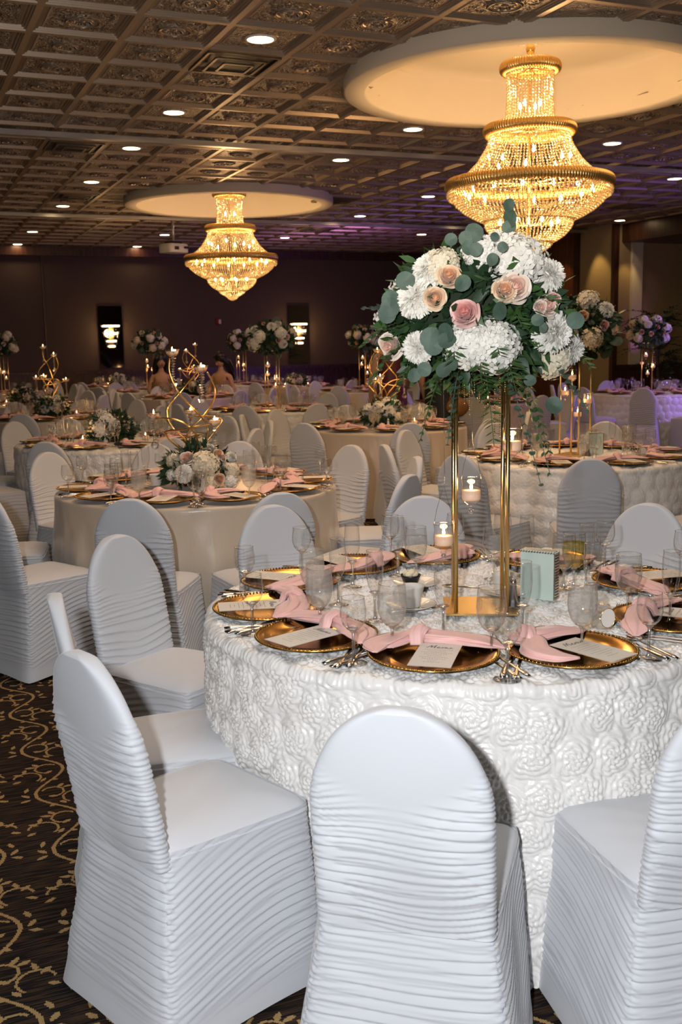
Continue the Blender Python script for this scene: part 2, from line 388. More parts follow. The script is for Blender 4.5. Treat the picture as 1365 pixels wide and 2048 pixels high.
# ceiling: a grid whose lines follow the moulded borders of each 61 cm tile
def ceiling_mesh():
    off = np.array([0, 0.022, 0.025, 0.036, 0.039, 0.052, 0.055, 0.068, 0.08, 0.19, 0.305])
    full = np.concatenate([off, TILE - off[::-1][1:-1]])
    hgt = lambda d: np.interp(d, [0, 0.022, 0.025, 0.036, 0.039, 0.052, 0.055, 0.068, 0.08, 0.4], [0, 0, -0.011, -0.009, -0.020, -0.017, -0.029, -0.026, -0.020, -0.020])
    def lines(o, lo, hi):
        k0 = int(math.floor((lo - o) / TILE)); k1 = int(math.ceil((hi - o) / TILE))
        v = np.concatenate([o + k * TILE + full for k in range(k0, k1)] + [[o + k1 * TILE]])
        return v, np.minimum((v - o) % TILE, TILE - ((v - o) % TILE))
    xs, dx = lines(TX0, XL, XR2); ys, dy = lines(TY0, YB, YF)
    d = np.minimum(dx[:, None], dy[None, :])
    Z = CEIL - hgt(d)                                # coffered: border lowest, panel set back
    P = np.stack([np.broadcast_to(xs[:, None], d.shape), np.broadcast_to(ys[None, :], d.shape), Z], 2)
    nu, nv = d.shape
    a, b = np.meshgrid(np.arange(nu - 1), np.arange(nv - 1), indexing='ij'); a = a.ravel(); b = b.ravel()
    cxm = (xs[a] + xs[a + 1]) / 2; cym = (ys[b] + ys[b + 1]) / 2
    keep = np.ones(len(a), bool)
    for (rx, ry) in RINGS: keep &= np.hypot(cxm - rx, cym - ry) > 1.36
    a, b = a[keep], b[keep]
    Q = np.stack([a * nv + b, a * nv + b + 1, (a + 1) * nv + b + 1, (a + 1) * nv + b], 1)
    b_ = B().add(P.reshape(-1, 3), Q)
    # raised medallion in the middle of every tile the hall shows
    m = B().lathe([(0.0, -.012), (0.018, -.010), (0.024, -.002), (0.050, -.003), (0.058, -.013), (0.070, -.014), (0.078, -.004), (0.090, -.005), (0.100, -.016), (0.112, -.017), (0.122, -.005), (0.130, -.009), (0.138, 0.002)], 28,
                  rmod=lambda t: 1 + .035 * np.cos(12 * t))
    V = np.concatenate(m.V); Qm = m.Q[0][0]; fr = []
    for i in range(-3, 21):
        for j in range(-9, 22):
            x, y = TX0 + (i + .5) * TILE, TY0 + (j + .5) * TILE
            if x < 0 or y < 2 or any(math.hypot(x - rx, y - ry) < 1.7 for rx, ry in RINGS) or any(math.hypot(x - snap(a, TX0), y - snap(c, TY0)) < .3 for a, c in cans): continue
            fr.append([[1, 0, 0, x], [0, 1, 0, y], [0, 0, 1, CEIL + .021]])
    b_.stamp(V, Qm, None, np.array(fr))
    # leaf scrolls round it: little curled ridges in the four corners
    sc_ = B()
    for k in range(4):
        for q in (-1, 1):
            for (r0, a0, rr_) in ((.185, .30, .026), (.215, .0, .020), (.165, .62, .018)):
                a = math.pi / 4 + k * math.pi / 2 + q * a0 * .55; cx_, cy_ = r0 * math.cos(a) * 1.08, r0 * math.sin(a) * 1.08
                t = np.linspace(0, 4.6, 10) * q + a; sc_.tube(np.stack([cx_ + rr_ * (1 - .12 * np.arange(10) / 2) * np.cos(t), cy_ + rr_ * (1 - .12 * np.arange(10) / 2) * np.sin(t), 0 * t], 1), .0055, 5)
    V = np.concatenate(sc_.V); o = 0; Qs = np.concatenate([q for q, _ in sc_.Q])
    near = np.array([f for f in fr if f[1][3] < 11.5]); b_.stamp(V, Qs, None, near)
    return b_.mesh('ceiling', m_ceil, smooth=False)
RINGS = [(4.905, 7.48), (4.68, 14.93), (9.8, 7.48), (9.6, 14.93)][:2]
struct('ceiling', ceiling_mesh())
struct('ceiling_slab', B().box(((XL + XR2) / 2, (YB + YF) / 2, 4.25), (XR2 - XL + 0.3, YF - YB + 0.3, 0.1)).mesh('ceiling_slab', m_plaster, smooth=False))
for i, (rx, ry) in enumerate(RINGS):
    bm = B().lathe([(1.505, 3.66), (1.505, 3.545), (1.49, 3.535), (1.34, 3.535), (1.325, 3.55), (1.325, 3.90), (1.31, 3.94), (1.2, 3.975), (0.8, 3.99), (0.0, 3.995)], 128)
    struct('trim_%d' % (7 + i), bm.mesh('round_recess', m_plaster), loc=(rx, ry, 0))
# partition tracks across the ceiling
for i, (ty, a) in enumerate(((10.72, -0.045), (17.05, -0.03))):
    m = B().box((5.4, ty, 3.585), (17.6, 0.085, 0.05)).box((5.4, ty + 0.07, 3.60), (17.6, 0.05, 0.02), mi=1)
    struct('trim_%d' % (9 + i), m.mesh('partition_track', [m_track, m_black], smooth=False))

# recessed downlights
can_m = B().lathe([(0.112, 3.653), (0.112, 3.646), (0.108, 3.643), (0.094, 3.641), (0.090, 3.646), (0.090, 3.66)], 32).mesh('downlight_trim', m_white)
can_g = B().lathe([(0.0, 3.6455), (0.091, 3.6455)], 32).mesh('downlight_lens', m_can)
for i, (x, y) in enumerate(cans):
    x, y = snap(x, TX0), snap(y, TY0)
    col = {2: 'left-hand', 5: 'second', 7: 'third', 9: 'fourth', 12: 'right-hand'}[round(x - 0.1)] if round(x - 0.1) in (2, 5, 7, 9, 12) else 'side'
    k = sum(1 for a in cans[:i] if abs(a[0] - cans[i][0]) < 0.5)
    o = spawn('ceiling_downlight', [('trim_ring', can_m), ('lens', can_g)], (x, y, 0), 0,
              'round recessed downlight, number %s from the camera in the %s ceiling row' % (('one', 'two', 'three', 'four', 'five', 'six', 'seven', 'eight')[k], col), 'ceiling light', 'recessed downlights')
    if y < 21 and (i % 2 == 0 or y < 12):
        lamp('downlight_beam', 'SPOT', (x, y, 3.55), 22 if y < 9 else 12, WARM, 0.07, aim=(x, y, 0), spot=125, blend=0.8)
# wall-wash glow on the tan panels
lamp('wall_wash', 'SPOT', (12.1, 16.75, 3.45), 26, (1, 0.62, 0.2), 0.05, aim=(12.55, 16.55, 2.3), spot=60)
lamp('wall_wash', 'SPOT', (12.75, 15.85, 3.2), 10, (1, 0.62, 0.2), 0.05, aim=(12.75, 16.2, 2.3), spot=60)
lamp('wall_wash', 'SPOT', (12.1, 17.9, 3.45), 14, (1, 0.45, 0.14), 0.05, aim=(12.5, 17.7, 2.2), spot=60)

# air vents
def vent(px, py, lab, i):
    x, y, _ = at(px, py, 3.6); x, y = snap(x, TX0), snap(y, TY0)
    m = B().box((0, 0, 3.604), (0.56, 0.56, 0.012)).mesh('vent_backing', m_black, smooth=False)
    g = B()
    for k, s in enumerate((0.27, 0.19, 0.11)):
        for a, c, d in ((0, (0, s), (2 * s, 0.02)), (1, (0, -s), (2 * s, 0.02)), (2, (s, 0), (0.02, 2 * s)), (3, (-s, 0), (0.02, 2 * s))):
            g.box((c[0], c[1], 3.588 - 0.012 * k), (d[0], d[1], 0.012))
    spawn('ceiling_vent', [('backing', m), ('louvre', g.mesh('vent_louvre', m_vent, smooth=False))], (x, y, 0.035), 0, lab, 'air vent', 'square ceiling vents')
m_vent = mat('vent_louvre_metal', (0.25, 0.2, 0.14), rough=0.3, metal=0.8)
for i, (a, b_, lab) in enumerate(((470, 120, 'square black air vent beside the largest downlight, nearest the camera'), (152, 293, 'dark square ceiling vent just beyond the first track at left'),
                     (155, 391, 'dark square ceiling vent further back at left, before the second track'), (700, 408, 'dark ceiling vent between the two chandeliers'),
                     (1235, 415, 'dark ceiling vent beyond the large chandelier at right'), (640, 458, 'small dark ceiling vent beyond the smaller chandelier'))): vent(a, b_, lab, i)

# mirror panels with lit crystal sconces on the back wall
for i, (px, lab) in enumerate(((223, 'left'), (598, 'right'))):
    t = at_depth(px, 680, 23.4); X0 = t[0]
    # where that bearing meets the wall
    p0 = at(px, 700, 1.4); f = (YF) / p0[1]; X0 = p0[0] * f
    z0, z1 = 1.12, 2.42
    mir = ob('mirror_panel', B().box((0, -0.012, (z0 + z1) / 2), (0.50, 0.02, z1 - z0)).mesh('mirror_panel', m_mirror, smooth=False), loc=(X0, YF - 0.012, 0))
    tag(mir, 'tall dark mirror panel behind the %s lit wall sconce' % lab, 'mirror', 'mirror panels')
    g = B(); pl = B().box((0, -0.04, 1.78), (0.1, 0.02, 0.5))
    for k, (zz, w) in enumerate(((2.05, 0.2), (1.97, 0.185), (1.89, 0.165), (1.81, 0.15), (1.73, 0.125), (1.66, 0.11), (1.59, 0.09))):
        th = np.linspace(0, math.pi, 15)
        for a in th:
            g.box((w * math.cos(a), -0.05 - 0.5 * w * math.sin(a), zz - 0.03), (0.014, 0.008, 0.055), rz=a)
    em = B()
    for k, (zz, w) in enumerate(((2.03, 0.17), (1.87, 0.13), (1.71, 0.09), (1.6, 0.06))):
        em.tube([(-w, -0.09, zz - 0.03), (w, -0.09, zz - 0.03)], 0.02, 8)
    spawn('wall_sconce', [('backplate', pl.mesh('sconce_plate', m_gold, smooth=False)), ('crystal_rods', g.mesh('sconce_rods', m_clear, smooth=False)), ('glow_tube', em.mesh('sconce_tube', m_sconce))],
          (X0, YF - 0.03, 0), 0, 'lit crystal wall sconce on the %s mirror panel' % lab, 'wall lamp', 'wall sconces')
    lamp('sconce_light', 'POINT', (X0, YF - 0.3, 1.85), 7, (1, 0.6, 0.25), 0.1)
    lamp('sconce_light', 'POINT', (X0, YF - 0.12, 1.85), 4, (1, 0.6, 0.25), 0.05)
p0 = at(437, 647, 1.7); f = YF / p0[1]
a = B().box((0, 0, 0), (0.11, 0.05, 0.14)).mesh('alarm_body', mat('alarm_red', (0.3, 0.02, 0.02))); b_ = B().box((0.02, -0.03, 0), (0.05, 0.02, 0.1)).mesh('strobe', m_white)
spawn('fire_alarm', [('body', a), ('strobe_lens', b_)], (p0[0] * f, YF - 0.03, 2.07), 0, 'small red fire alarm strobe with white lens on back wall', 'fire alarm')

# projector on its ceiling pole
pp = at(345, 437, 3.6); py_ = pp
m_proj = mat('projector_white', (0.7, 0.68, 0.66), rough=0.4)
body = B(); th = np.linspace(0, 2 * math.pi, 40, endpoint=False)
for zz in (0,):
    sx = np.sign(np.cos(th)) * np.abs(np.cos(th)) ** 0.35 * 0.21; sy = np.sign(np.sin(th)) * np.abs(np.sin(th)) ** 0.35 * 0.16
    lv = [(-0.07, 0.9), (-0.06, 1.0), (0.06, 1.0), (0.075, 0.88), (0.076, 0.02), ]
    P = np.stack([np.stack([sx * k, sy * k, 0 * sx + z], 1) for z, k in [(-0.071, 0.02)] + lv], 0); body.grid(P, cv=True)
pr = [('body', body.mesh('projector_body', m_proj), (0, 0, 3.12), [('lens', B().lathe([(0.0, 0), (0.04, 0), (0.045, 0.03)], 20).mesh('projector_lens', m_black), (0.12, -0.17, 0.0)), ('side_vent', B().box((0, 0, 0), (0.09, 0.01, 0.05)).mesh('projector_vent', m_black), (-0.08, -0.162, 0.0))]),
      ('ceiling_pole', B().tube([(0, 0, 3.2), (0, 0, 3.63)], 0.022, 10).mesh('projector_pole', m_track)), ('bracket', B().box((0, 0, 3.22), (0.2, 0.2, 0.03)).mesh('projector_bracket', m_black, smooth=False))]
spawn('ceiling_projector', pr, (pp[0], pp[1], 0), 0.5, 'white projector hanging from the ceiling beside the smaller chandelier', 'projector')
# ------------------------------------------------------------------ chairs in ruched covers
m_cover = mat('white_spandex_cover', (0.645, 0.66, 0.695), rough=0.6, sheen=0.25, spec=0.3)
def crease(t, s, seed, lam=0.028):
    """gathered folds: 1 on a crest, 0 in the sharp valley between two"""
    def lap(p):          # each fold swells downward and tucks in sharply beneath
        p = p - np.floor(p); return (1 - p) ** 0.8 * ss(p, 0.0, 0.16)
    a = lap(t / lam + 0.50 * noise2(seed, s * 0.55, t * 8) + 0.10 * noise2(seed + 3, s * 1.2, t * 30))
    b = lap(t / (lam * 0.55) + 0.45 * noise2(seed + 9, s * 0.9, t * 14))
    w = ss(noise2(seed + 5, s * 1.6, t * 18), -0.3, 0.5)
    return a * (1 - 0.6 * w) + b * 0.5 * w
def chair_parts(seed, hi=True):
    k = 1.0 if hi else 0.5
    out = []
    # backrest: flattened slab with a domed head, leaning back
    nz, nf = int(210 * k), int(84 * k)
    zb, zt, zd = 0.415, 0.897, 0.672
    tz = np.linspace(0, 1, nz); z = zb + (zt - zb) * (1 - (1 - tz) ** 1.35) ** 1.0
    z = np.concatenate([np.linspace(zb, zd + 0.1, int(nz * 0.62)), zd + 0.1 + (zt - zd - 0.1) * np.sin(np.linspace(0.03, math.pi / 2, nz - int(nz * 0.62)))])
    w = 0.175 * np.sqrt(np.clip(1 - (np.clip(z - zd, 0, None) / (zt - zd + 0.0005)) ** 2.1, 0, 1)) 
    yc = -0.192 - 0.085 * ((z - zb) / (zt - zb)) ** 1.15
    sl = np.cos(np.linspace(0, math.pi, nf + 1)) * 0.35 + np.linspace(1, -1, nf + 1) * 0.65
    s = np.concatenate([sl, -sl[1:-1]]); side = np.concatenate([np.ones(nf + 1), -np.ones(nf - 1)])
    S_, Z_ = np.meshgrid(s, z); SD = np.broadcast_to(side, S_.shape)
    Wd = w[:, None]; th = 0.021 * np.clip(Wd / 0.05, 0, 1) ** 0.7
    fac = (1 - np.abs(S_) ** 9) ** 0.5
    kk = np.clip((Z_ - 0.60) * 3.2, -0.25, 1.0)
    amp = ss(0.71 + 0.085 * np.abs(S_) ** 1.5 - Z_, 0.0, 0.07)
    y = np.zeros_like(S_); gx = np.zeros_like(S_)
    for sgn in (1, -1):
        T = Z_ + kk * 0.07 * np.abs(S_) ** 1.6 + 0.007 * np.sin(3 * S_ + seed + sgn)
        f = crease(T, S_ * sgn, seed * 7 + (3 if sgn > 0 else 11))
        A = (0.0042 + 0.0055 * np.abs(S_) ** 1.2 + 0.002 * noise2(seed + 21, S_ * 2, Z_ * 8))
        g = np.abs(np.sin(math.pi * (Z_ / 0.0115 + noise2(seed + 31, S_ * 4, Z_ * 40) * 0.6))) * 0.0028 * ss(np.abs(S_), 0.80, 0.97)
        h = amp * (A * f + g)
        y = np.where(SD == sgn, yc[:, None] + sgn * (th * fac * (1 if sgn > 0 else 1) + h * fac ** 0.5), y)
        gx = np.where(SD == sgn, amp * g * 1.2, gx)
    bulge = 0.012 * (1 - S_ ** 2) * np.sin(np.clip((Z_ - zb) / (zt - zb), 0, 1) * math.pi)
    y = y - bulge
    x = S_ * (Wd + gx * ss(np.abs(S_), 0.9, 1))
    P = np.stack([x, y, Z_ + 0 * x], 2)
    top = P[-1].mean(0)[None, None, :] + 0 * P[:1]; P = np.concatenate([P, top], 0)
    out.append(('backrest', B().grid(P, cv=True, flip=True).mesh('chair_backrest', m_cover)))
    # skirt: four gathered panels from the seat rail to the floor, flared at the hem
    n = int(64 * k); lv = int(150 * k)
    sv = np.sin(np.linspace(-1, 1, n, endpoint=False) * math.pi / 2) * 0.25 + np.linspace(-1, 1, n, endpoint=False) * 0.75
    sq = np.concatenate([np.stack([sv, -np.ones(n)], 1), np.stack([np.ones(n), sv], 1), np.stack([-sv, np.ones(n)], 1), np.stack([-np.ones(n), -sv], 1)])
    sp_ = np.tile(sv, 4); pan = np.repeat(np.arange(4), n)
    e = 9.0; L = (np.abs(sq[:, 0]) ** e + np.abs(sq[:, 1]) ** e) ** (-1 / e); sq = sq * L[:, None]
    zz = np.concatenate([np.linspace(0, 0.05, int(6 * k) + 2)[:-1], np.linspace(0.05, 0.452, lv)])
    t = zz / 0.452
    wx = 0.177 + 0.072 * (1 - t) ** 1.15; wf = 0.203 + 0.034 * (1 - t) ** 1.2
    yf = 0.214 + 0.022 * (1 - t) ** 1.2; yr = -(0.200 + 0.066 * (1 - t) ** 1.35)
    Sx, Zz = np.meshgrid(sp_, zz); PN = np.broadcast_to(pan, Sx.shape)
    a = sq[:, 0][None, :]; b = sq[:, 1][None, :]
    wxx = (wx[:, None] * (b < 0) + wf[:, None] * (b >= 0))
    X_ = a * (wx[:, None] * (1 - b) / 2 + wf[:, None] * (1 + b) / 2)
    Y_ = (yf + yr)[:, None] / 2 + b * (yf - yr)[:, None] / 2
    amp = ss(Zz, 0.045, 0.12)
    H = np.zeros_like(Sx); G = np.zeros_like(Sx)
    for p in range(4):
        # rear panel 0, right 1, front 2, left 3
        slope = {0: 0.0, 1: 0.045, 2: 0.0, 3: -0.045}[p]
        arch = 0.035 if p in (1, 3) else 0.01
        T = Zz - slope * Sx - arch * (1 - Sx ** 2) + 0.006 * np.sin(2.5 * Sx + seed + p)
        f = crease(T, Sx, seed * 13 + p * 17, 0.0235)
        A = 0.0035 + 0.0035 * np.abs(Sx) + 0.002 * noise2(seed + 41 + p, Sx * 2, Zz * 8)
        hk = amp * A * f
        if p in (1, 3): hk = hk * (1 - ss(Zz, 0.36, 0.42)) + 0.003 * ss(Zz, 0.36, 0.42) * f
        if p == 2: hk = hk * (1 - 0.6 * ss(Zz, 0.3, 0.42))
        gz = np.abs(np.sin(math.pi * (Zz / 0.0115 + noise2(seed + 51 + p, Sx * 4, Zz * 40) * 0.6))) * 0.004 * ss(np.abs(Sx), 0.84, 0.98) * amp
        H = np.where(PN == p, hk + gz, H)
    nx = np.sign(a) * np.abs(a) ** 6; ny = np.sign(b) * np.abs(b) ** 6; nn = np.sqrt(nx ** 2 + ny ** 2) + 1e-6
    X_ = X_ + nx / nn * H; Y_ = Y_ + ny / nn * H
    hem = 0.016 * (1 - Sx ** 2) * (1 - ss(Zz, 0.0, 0.08)) + 0.004
    P = np.stack([X_, Y_, Zz + hem], 2)
    out.append(('skirt', B().grid(P, cv=True, flip=True).mesh('chair_skirt', m_cover)))
    # seat: padded top
    r = np.linspace(0.0, 1, 22); r = np.concatenate([r, [1.012, 1.015]])
    R_, A_ = np.meshgrid(r, np.arange(len(sq)), indexing='ij')
    bx, by = sq[:, 0][A_], sq[:, 1][A_]
    X_ = bx * R_ * (0.1785 * (1 - by * R_) / 2 + 0.2045 * (1 + by * R_) / 2); Y_ = 0.007 + by * R_ * 0.2085
    Z_ = 0.452 + 0.034 * (1 - np.clip(R_, 0, 1) ** 3.5) + 0.0015 * noise2(seed + 61, X_, Y_, 14) * (1 - R_ ** 4) - 0.012 * ss(R_, 0.985, 1.015)
    out.append(('seat', B().grid(np.stack([X_, Y_, Z_], 2), cv=True).mesh('chair_seat', m_cover)))
    return out
CH = [chair_parts(s) for s in (1, 2, 3)]
CHLO = [chair_parts(s, False) for s in (4, 5)]

# ------------------------------------------------------------------ tables and cloths
def rose_height(u, v, seed, cell=0.095, pitch=0.0135):
    """fabric rosettes: spiral ruffles packed in a jittered grid"""
    ci = np.floor(u / cell).astype(int); cj = np.floor(v / cell).astype(int)
    best = np.full(u.shape, 9.0); ang = np.zeros(u.shape); hid = np.zeros(u.shape)
    for di in (-1, 0, 1):
        for dj in (-1, 0, 1):
            i, j = ci + di, cj + dj
            h1 = np.abs(np.sin(i * 127.1 + j * 311.7 + seed) * 43758.5453) % 1; h2 = np.abs(np.sin(i * 269.5 + j * 183.3 + seed) * 24634.633) % 1
            cx_ = (i + 0.5 + 0.5 * (j % 2) * 0.9 + (h1 - .5) * 0.45) * cell; cy_ = (j + 0.5 + (h2 - .5) * 0.45) * cell
            d = np.hypot(u - cx_, v - cy_); m = d < best
            best = np.where(m, d, best); ang = np.where(m, np.arctan2(v - cy_, u - cx_), ang); hid = np.where(m, h1 * 6.28, hid)
    q = best / cell
    spir = best / pitch + ang / (2 * math.pi) * np.where(hid > 3, 1, -1) + 0.35 * np.sin(3 * ang + hid) + 0.2 * np.sin(5 * ang + 2 * hid + best * 90)
    saw = np.abs(np.sin(math.pi * spir)) ** 0.55
    dome = np.clip(1 - (q / 0.66) ** 2, 0, 1)
    return 0.010 * dome + (0.0085 * saw + 0.002 * np.sin(ang * 9 + hid * 3 + best * 200)) * (0.5 + 0.5 * dome)
def cloth(r, n, nr, nz, kind, seed):
    th = np.linspace(0, 2 * math.pi, n, endpoint=False)
    rr = np.linspace(0.02, r - 0.012, nr); zt = 0.762
    ed = [(r - 0.006, zt - 0.0008), (r - 0.001, zt - 0.004), (r + 0.003, zt - 0.012)]
    zs = np.linspace(zt - 0.02, 0.012, nz)
    R_ = np.concatenate([rr, [a for a, _ in ed], np.full(nz, r + 0.004)])
    Z_ = np.concatenate([np.full(nr, zt), [b for _, b in ed], zs])
    arc = np.concatenate([rr, [r + 0.003, r + 0.008, r + 0.014], r + 0.016 + (zt - 0.02 - zs)])
    TH, RR = np.meshgrid(th, R_); _, ZZ = np.meshgrid(th, Z_); _, AR = np.meshgrid(th, arc)
    drop = np.clip((zt - ZZ) / zt, 0, 1)
    if kind == 'rosette':
        f = 0.5 + 0.5 * np.sin(TH * 7 + seed + 0.6 * np.sin(2 * TH)); f2 = 0.5 + 0.5 * np.sin(TH * 12 + 2.1 * seed)
        fold = drop ** 1.2 * (0.014 * f ** 2 + 0.008 * f2)
    else:
        ph = TH * 13 + 0.9 * np.sin(3 * TH + seed) + 0.5 * np.sin(5 * TH)
        fold = drop ** 0.8 * (0.046 * (0.5 + 0.5 * np.sin(ph)) ** 2.6 + 0.012 * (0.5 + 0.5 * np.sin(2.3 * ph + 1))) * ss(drop, 0, 0.35)
        fold += 0.0016 * noise2(seed + 2, TH * 30, ZZ * 12, 1.0) * ss(drop, 0, 0.1)
    RR = RR + fold
    x, y, z = RR * np.cos(TH), RR * np.sin(TH), ZZ + 0 * RR
    if kind == 'rosette':
        top = ss(r + 0.006 - AR, -0.012, 0.012)
        u1, v1 = x, y; u2, v2 = TH * r, AR - r
        h = rose_height(u1, v1, seed) * top + rose_height(u2, v2 + 5.0, seed + 3) * (1 - top)
        h = h * np.where(AR < 0.1, 0.6, 1)
        side = 1 - top
        x = x + h * side * np.cos(TH); y = y + h * side * np.sin(TH); z = z + (h - 0.006) * top
        z = np.maximum(z, 0.006)
    else:
        z = z + 0.0006 * noise2(seed, x, y, 9)
    P = np.stack([x, y, z], 2)
    b_ = B().grid(P, cv=True); b_.ball((0, 0, zt - 0.001), 0.024, 12, 4, sc=(1, 1, 0.05))
    return b_
m_rosette = mat('rosette_satin', (0.88, 0.86, 0.83), rough=0.32, sheen=0.1, spec=0.7, sss=0.0)
m_satin = mat('champagne_satin', (0.64, 0.54, 0.43), rough=0.28, sheen=0.3, spec=0.6, bump=(55, 0.35, 0.003, (1, 1, 0.35)))
m_tabletop = mat('plywood_table', (0.3, 0.2, 0.12), rough=0.6)
TR = 0.78
cl_near = cloth(TR, 1400, 190, 220, 'rosette', 1.7).mesh('rosette_tablecloth', m_rosette)
cl_ros = cloth(TR, 760, 90, 110, 'rosette', 4.1).mesh('rosette_tablecloth', m_rosette)
cl_sat = cloth(TR, 520, 14, 60, 'satin', 2.0).mesh('satin_tablecloth', m_satin)
cl_sat2 = cloth(TR, 520, 14, 60, 'satin', 5.0).mesh('satin_tablecloth', m_satin)
tb_top = B().lathe([(0, 0.752), (0.768, 0.752), (0.768, 0.73), (0, 0.73)], 48).mesh('table_board', m_tabletop)
tb_leg = B().tube([(0, 0, 0), (0, 0, 0.73)], 0.014, 8).mesh('table_leg', m_black)
tb_parts = [('tabletop', tb_top)] + [('leg', tb_leg, (0.42 * a, 0.42 * b, 0)) for a in (-1, 1) for b in (-1, 1)]

# name, heading x, y, cloth, chair angles (deg, about the table, heading axes), short words
TB = {
 1: (0.38, 3.08, 'near', [-136.9, -102.6, -71.5, 156, -163, 120, 91, 50, 14, -25], 'the nearest rosette table', 'white'),
 2: (-0.81, 5.82, 'sat', [-169, -130, -95, -66, -30, 7, 46, 85, 110, 143], 'the champagne table at left', 'champagne'),
 3: (-1.91, 8.72, 'ros', [-140, -98, -60, -22, 15, 50, 85, 120, 143, 178], 'the left rosette table', 'ivory'),
 4: (0.42, 9.85, 'sat2', [-122, -83, -50, 178, -10, 30, 70, 105, 143], 'the central satin table', 'champagne'),
 5: (1.6, 7.05, 'ros', [-132, -99, -63, 194, 145, 105, 67, 28, -20], 'the right rosette table', 'ivory'),
 6: (-0.81, 12.77, 'ros', [-140, -100, -65, -20, 20, 60, 100, 140, 180], 'the middle bouquet table', 'ivory'),
 7: (-3.3, 12.0, 'sat', [-88, -52, -15, 20, 55, 90, 125, -125], 'the left-edge satin table', 'champagne'),
 10: (-2.3, 16.3, 'sat2', [-125, -88, -50, -15, 20, 73, 122, 165, 200], 'the candelabra table at back', 'champagne'),
 14: (1.75, 13.6, 'sat', [-98, -60, -25, 10, 50, 90, 130, 170, -138], 'the satin table behind bouquet', 'champagne'),
 15: (4.45, 15.1, 'ros', [-108, -72, -145, 175, 140, 100, 60], 'the far right rosette table', 'ivory'),
 16: (-4.55, 15.0, 'sat', [-100, -60, -20, 20, 60, 100], 'the satin table at far left', 'champagne'),
 13: (0.45, 17.5, 'sat2', [-110, -70, -30, 10, 50, 130, 170, 210], 'the rear-centre bouquet table', 'champagne'),
 12: (-0.8, 19.6, 'sat', [-120, -40, 0, 180], 'the low-flower table at back', 'champagne'),
 17: (-3.35, 18.7, 'ros', [-120, -30, 10, 170, 130], 'the centre-left back bouquet table', 'ivory'),
 9: (-4.5, 21.4, 'sat2', [-110, -70, -30, 170], 'the left-mirror candle table', 'champagne'),
 8: (-5.9, 18.4, 'ros', [-80, -40, 0, 40], 'the far-left bouquet table', 'ivory'),
 11: (-1.97, 21.3, 'ros', [-110, -30, 10, 170], 'the right-mirror bouquet table', 'ivory'),
}
def seatword(k, deg, angs):
    """where a place lies around its table as the camera sees it"""
    s = [math.sin(math.radians(a)) for a in angs]; c = [math.cos(math.radians(a)) for a in angs]
    near = sorted([i for i in range(len(angs)) if s[i] < 0], key=lambda i: c[i]); far = sorted([i for i in range(len(angs)) if s[i] >= 0], key=lambda i: c[i])
    L = near if k in near else far; side = 'near side' if k in near else 'far side'
    return ('first', 'second', 'third', 'fourth', 'fifth', 'sixth', 'seventh')[L.index(k)] + ' from left, ' + side
def chair(ti, deg, r=1.32, turn=0, word='', proto=None):
    cxx, cyy = TB[ti][:2]; a = math.radians(deg)
    # apex of the back stands r from the table centre; the origin lies 0.277 in front of it
    X0, Y0 = cxx + (r - 0.277) * math.cos(a), cyy + (r - 0.277) * math.sin(a)
    face = a + math.pi + math.radians(turn)
    if turn:
        ax, ay = cxx + r * math.cos(a), cyy + r * math.sin(a); X0, Y0 = ax + 0.277 * math.cos(face), ay + 0.277 * math.sin(face)
    spec = proto or (CH[int(abs(deg)) % 3] if ti in (1, 2) else CHLO[int(abs(deg)) % 2])
    return spawn('banquet_chair', spec, W(X0, Y0), face + YAW - math.pi / 2,
                 'white ruched-cover chair, %s of %s' % (word, TB[ti][4]), 'chair', 'covered banquet chairs')
TWEAK = {(1, -136.9): (1.31, 0), (1, -102.6): (1.31, 0), (1, -163): (1.21, 0), (1, 156): (1.29, -9), (2, 46): (1.28, 0), (2, 7): (1.27, 0), (1, -71.5): (1.25, -7)}
for ti, (tx, ty, ck, angs, words_, colr) in TB.items():
    o = spawn('round_table', tb_parts, W(tx, ty), YAW, 'round folding table hidden under the cloth of %s' % words_, 'table')
    cm = {'near': cl_near, 'ros': cl_ros, 'sat': cl_sat, 'sat2': cl_sat2}[ck]
    c_ = ob('tablecloth', cm, loc=W(tx, ty), rot=(0, 0, YAW + 0.7 * ti))
    tag(c_, ('%s %s cloth draped to the floor over %s' % (colr, 'satin' if ck[:3] == 'sat' else 'rosette-textured', words_)), 'tablecloth', 'round tablecloths')
    for k, d in enumerate(angs):
        r, tn = TWEAK.get((ti, d), (1.335 if ti <= 2 else 1.352, 0))
        chair(ti, d, r, tn, seatword(k, d, angs))
# ------------------------------------------------------------------ things on the tables
m_charger = mat('gold_charger', (0.62, 0.36, 0.09), rough=0.18, metal=1.0)
m_napkin = mat('pink_satin_napkin', (0.93, 0.56, 0.51), rough=0.5, sheen=0.3, spec=0.35)
m_card = mat('ivory_card', (0.82, 0.76, 0.68), rough=0.6)
m_ink = mat('grey_ink', (0.12, 0.11, 0.12), rough=0.8)
m_frost = thin_glass('iced_water_goblet', base=0.08, edge=0.8, haze=0.24, hcol=(1.0, 0.95, 0.89))
m_water = thin_glass('water', base=0.04, edge=0.35, haze=0.06, hcol=(0.85, 0.85, 0.82))
m_wine = thin_glass('white_wine', tint=(0.9, 0.82, 0.42), base=0.05, edge=0.4, haze=0.15, hcol=(0.85, 0.75, 0.3))
m_china = mat('cream_china', (0.84, 0.80, 0.73), rough=0.25, coat=0.4)
m_wax = mat('cream_wax', (0.9, 0.66, 0.5), rough=0.5, emit=(1.0, 0.45, 0.2), estr=0.25)
m_flame = mat('flame', (1, 1, 1), emit=(1.0, 0.62, 0.24), estr=30.0)
m_crystal = thin_glass('cut_crystal', base=0.42, edge=0.5, rough=0.08)
m_mint = mat('pale_mint_glass', (0.62, 0.76, 0.69), rough=0.12, coat=0.6)
